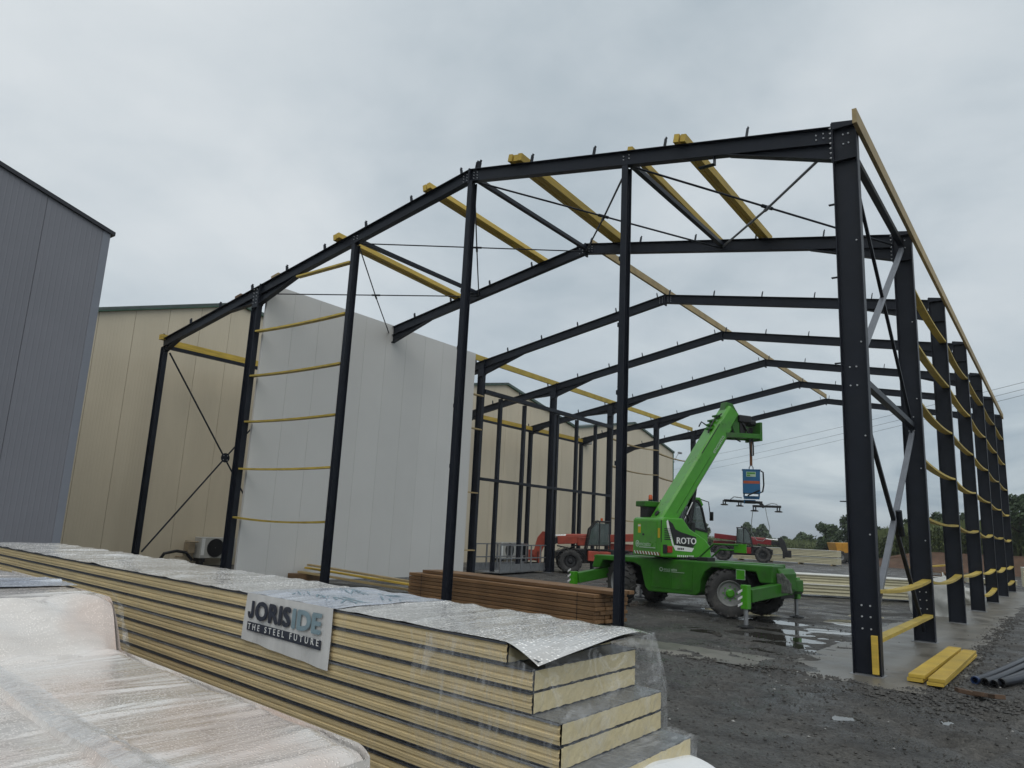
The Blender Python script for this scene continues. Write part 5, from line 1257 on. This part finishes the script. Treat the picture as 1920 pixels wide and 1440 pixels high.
# heat pump units on the warehouse wall
def hp(y0, y1, z0, z1, fans, label):
    t_ = thing('heat_pump_unit', (BX+.5, (y0+y1)/2, 0), label, 'air conditioner', 'outdoor units along the warehouse')
    c_ = MB().bb(BX+.15, BX+.55, y0, y1, z0, z1).build('casing', ACW, t_, bevel=.015)
    for (yf, zf, rf_) in fans:
        MB().lathe([(rf_,0),(rf_,.02),(rf_*.93,.02),(rf_*.93,.006),(.01,.006)], (BX+.551, yf, zf), (1,0,0), 28, False).build('fan_opening', BLACKM, c_)
        g = MB()
        for k in range(1, 6): g.lathe([(rf_*k/5.4,0),(rf_*k/5.4+.006,0),(rf_*k/5.4+.006,.004),(rf_*k/5.4,.004)], (BX+.575, yf, zf), (1,0,0), 28, False)
        g.build('fan_guard', BLACKM, c_)
    MB().bb(BX+.552, BX+.556, y0+.04, y0+.16, z0+.1, z1-.04).build('rating_label', WHITE, c_)
    MB().bb(BX+.05, BX+.6, y0+.1, y0+.2, z0-.12, z0-.005).bb(BX+.05, BX+.6, y1-.2, y1-.1, z0-.12, z0-.005).bb(BX+.2,BX+.5,y0+.1,y0+.2,0,z0-.12).bb(BX+.2,BX+.5,y1-.2,y1-.1,0,z0-.12).build('support_feet', BLACKM, t_)
hp(2.66, 3.98, .26, .96, ((3.22, .61, .31),), 'grey outdoor heat pump unit on the wall left of the white panels')
hp(19.4, 21.9, .22, 1.05, ((20.15,.66,.36), (21.1,.66,.36)), 'twin fan outdoor unit behind the work cage')
o = MB().tube([(-21.5,1.2,.02),(-21.4,1.4,.42),(-21.4,1.8,.50),(-21.5,2.2,.45),(-21.6,2.5,.2)], .05, 8).build('drain_hose', HOSE, smooth=True); tag(o, 'black hose looping on the ground left of the heat pump', 'hose')
o = MB().tube([(-21.93,2.1,.3),(-21.5,2.12,.3),(-21.5,2.12,.78),(-21.5,2.6,.80)], .03, 8).box((-21.75,2.45,.62), (.3,.22,.42)).build('pipe_box', mat('pipe_cover', (.30,.24,.16), .6), bevel=.01); tag(o, 'beige pipe cover and pipework beside the heat pump', 'pipework')
# lamps on the warehouse
o = MB().bb(BX+.01,BX+.36,28.0,28.6,7.22,7.60).bb(BX,BX+.1,28.2,28.4,7.1,7.7).build('wall_floodlight', mat('lamp_grey', (.25,.25,.24), .5), bevel=.03); tag(o, 'grey floodlight box high on the warehouse wall below the third gable', 'floodlight')
LP = thing('wall_lamp', (BX+.05, 41.6, 7.3), 'small lamp on a bracket at the far warehouse corner', 'lamp')
MB().tube([(BX+.05,41.52,7.4),(BX+.1,42.0,8.0),(BX+.1,42.4,8.25)], .03, 6).build('bracket', GALV, LP)
MB().bb(BX,BX+.2,42.3,42.75,8.18,8.32).build('lamp_head', GALV, LP, bevel=.02)
# overhead lines
for i, (ya, yb_) in enumerate(((715, 832), (728, 846), (739, 858))):
    p0 = onZ(1985, ya-15, 12.0); p1 = onZ(1250, yb_+37, 12.0); pts = []
    for j in range(21):
        f = j/20; p = p0.lerp(p1, f); p.z -= 4*f*(1-f)*.35; pts.append(p)
    o = MB().tube(pts, .012, 5).build('power_cable', CABLE); tag(o, ('topmost','middle','lowest')[i]+' of the three thin overhead cables at the right', 'cable', 'overhead cables')

# ================================================================== AIR
hz = MB().bb(-3200, 3200, -800, 5600, -2.0, 62)
ho = hz.build('haze', STEEL); ho.data.materials.clear()
HM = bpy.data.materials.new('haze_air'); HM.use_nodes = True; t = HM.node_tree; t.nodes.remove(t.nodes['Principled BSDF'])
pv = t.nodes.new('ShaderNodeVolumePrincipled'); pv.inputs['Color'].default_value = (.86, .91, .97, 1); pv.inputs['Density'].default_value = .0004
t.links.new(pv.outputs[0], t.nodes['Material Output'].inputs['Volume']); ho.data.materials.append(HM)
tag(ho, kind='stuff', label='thin damp air over the yard and fields')
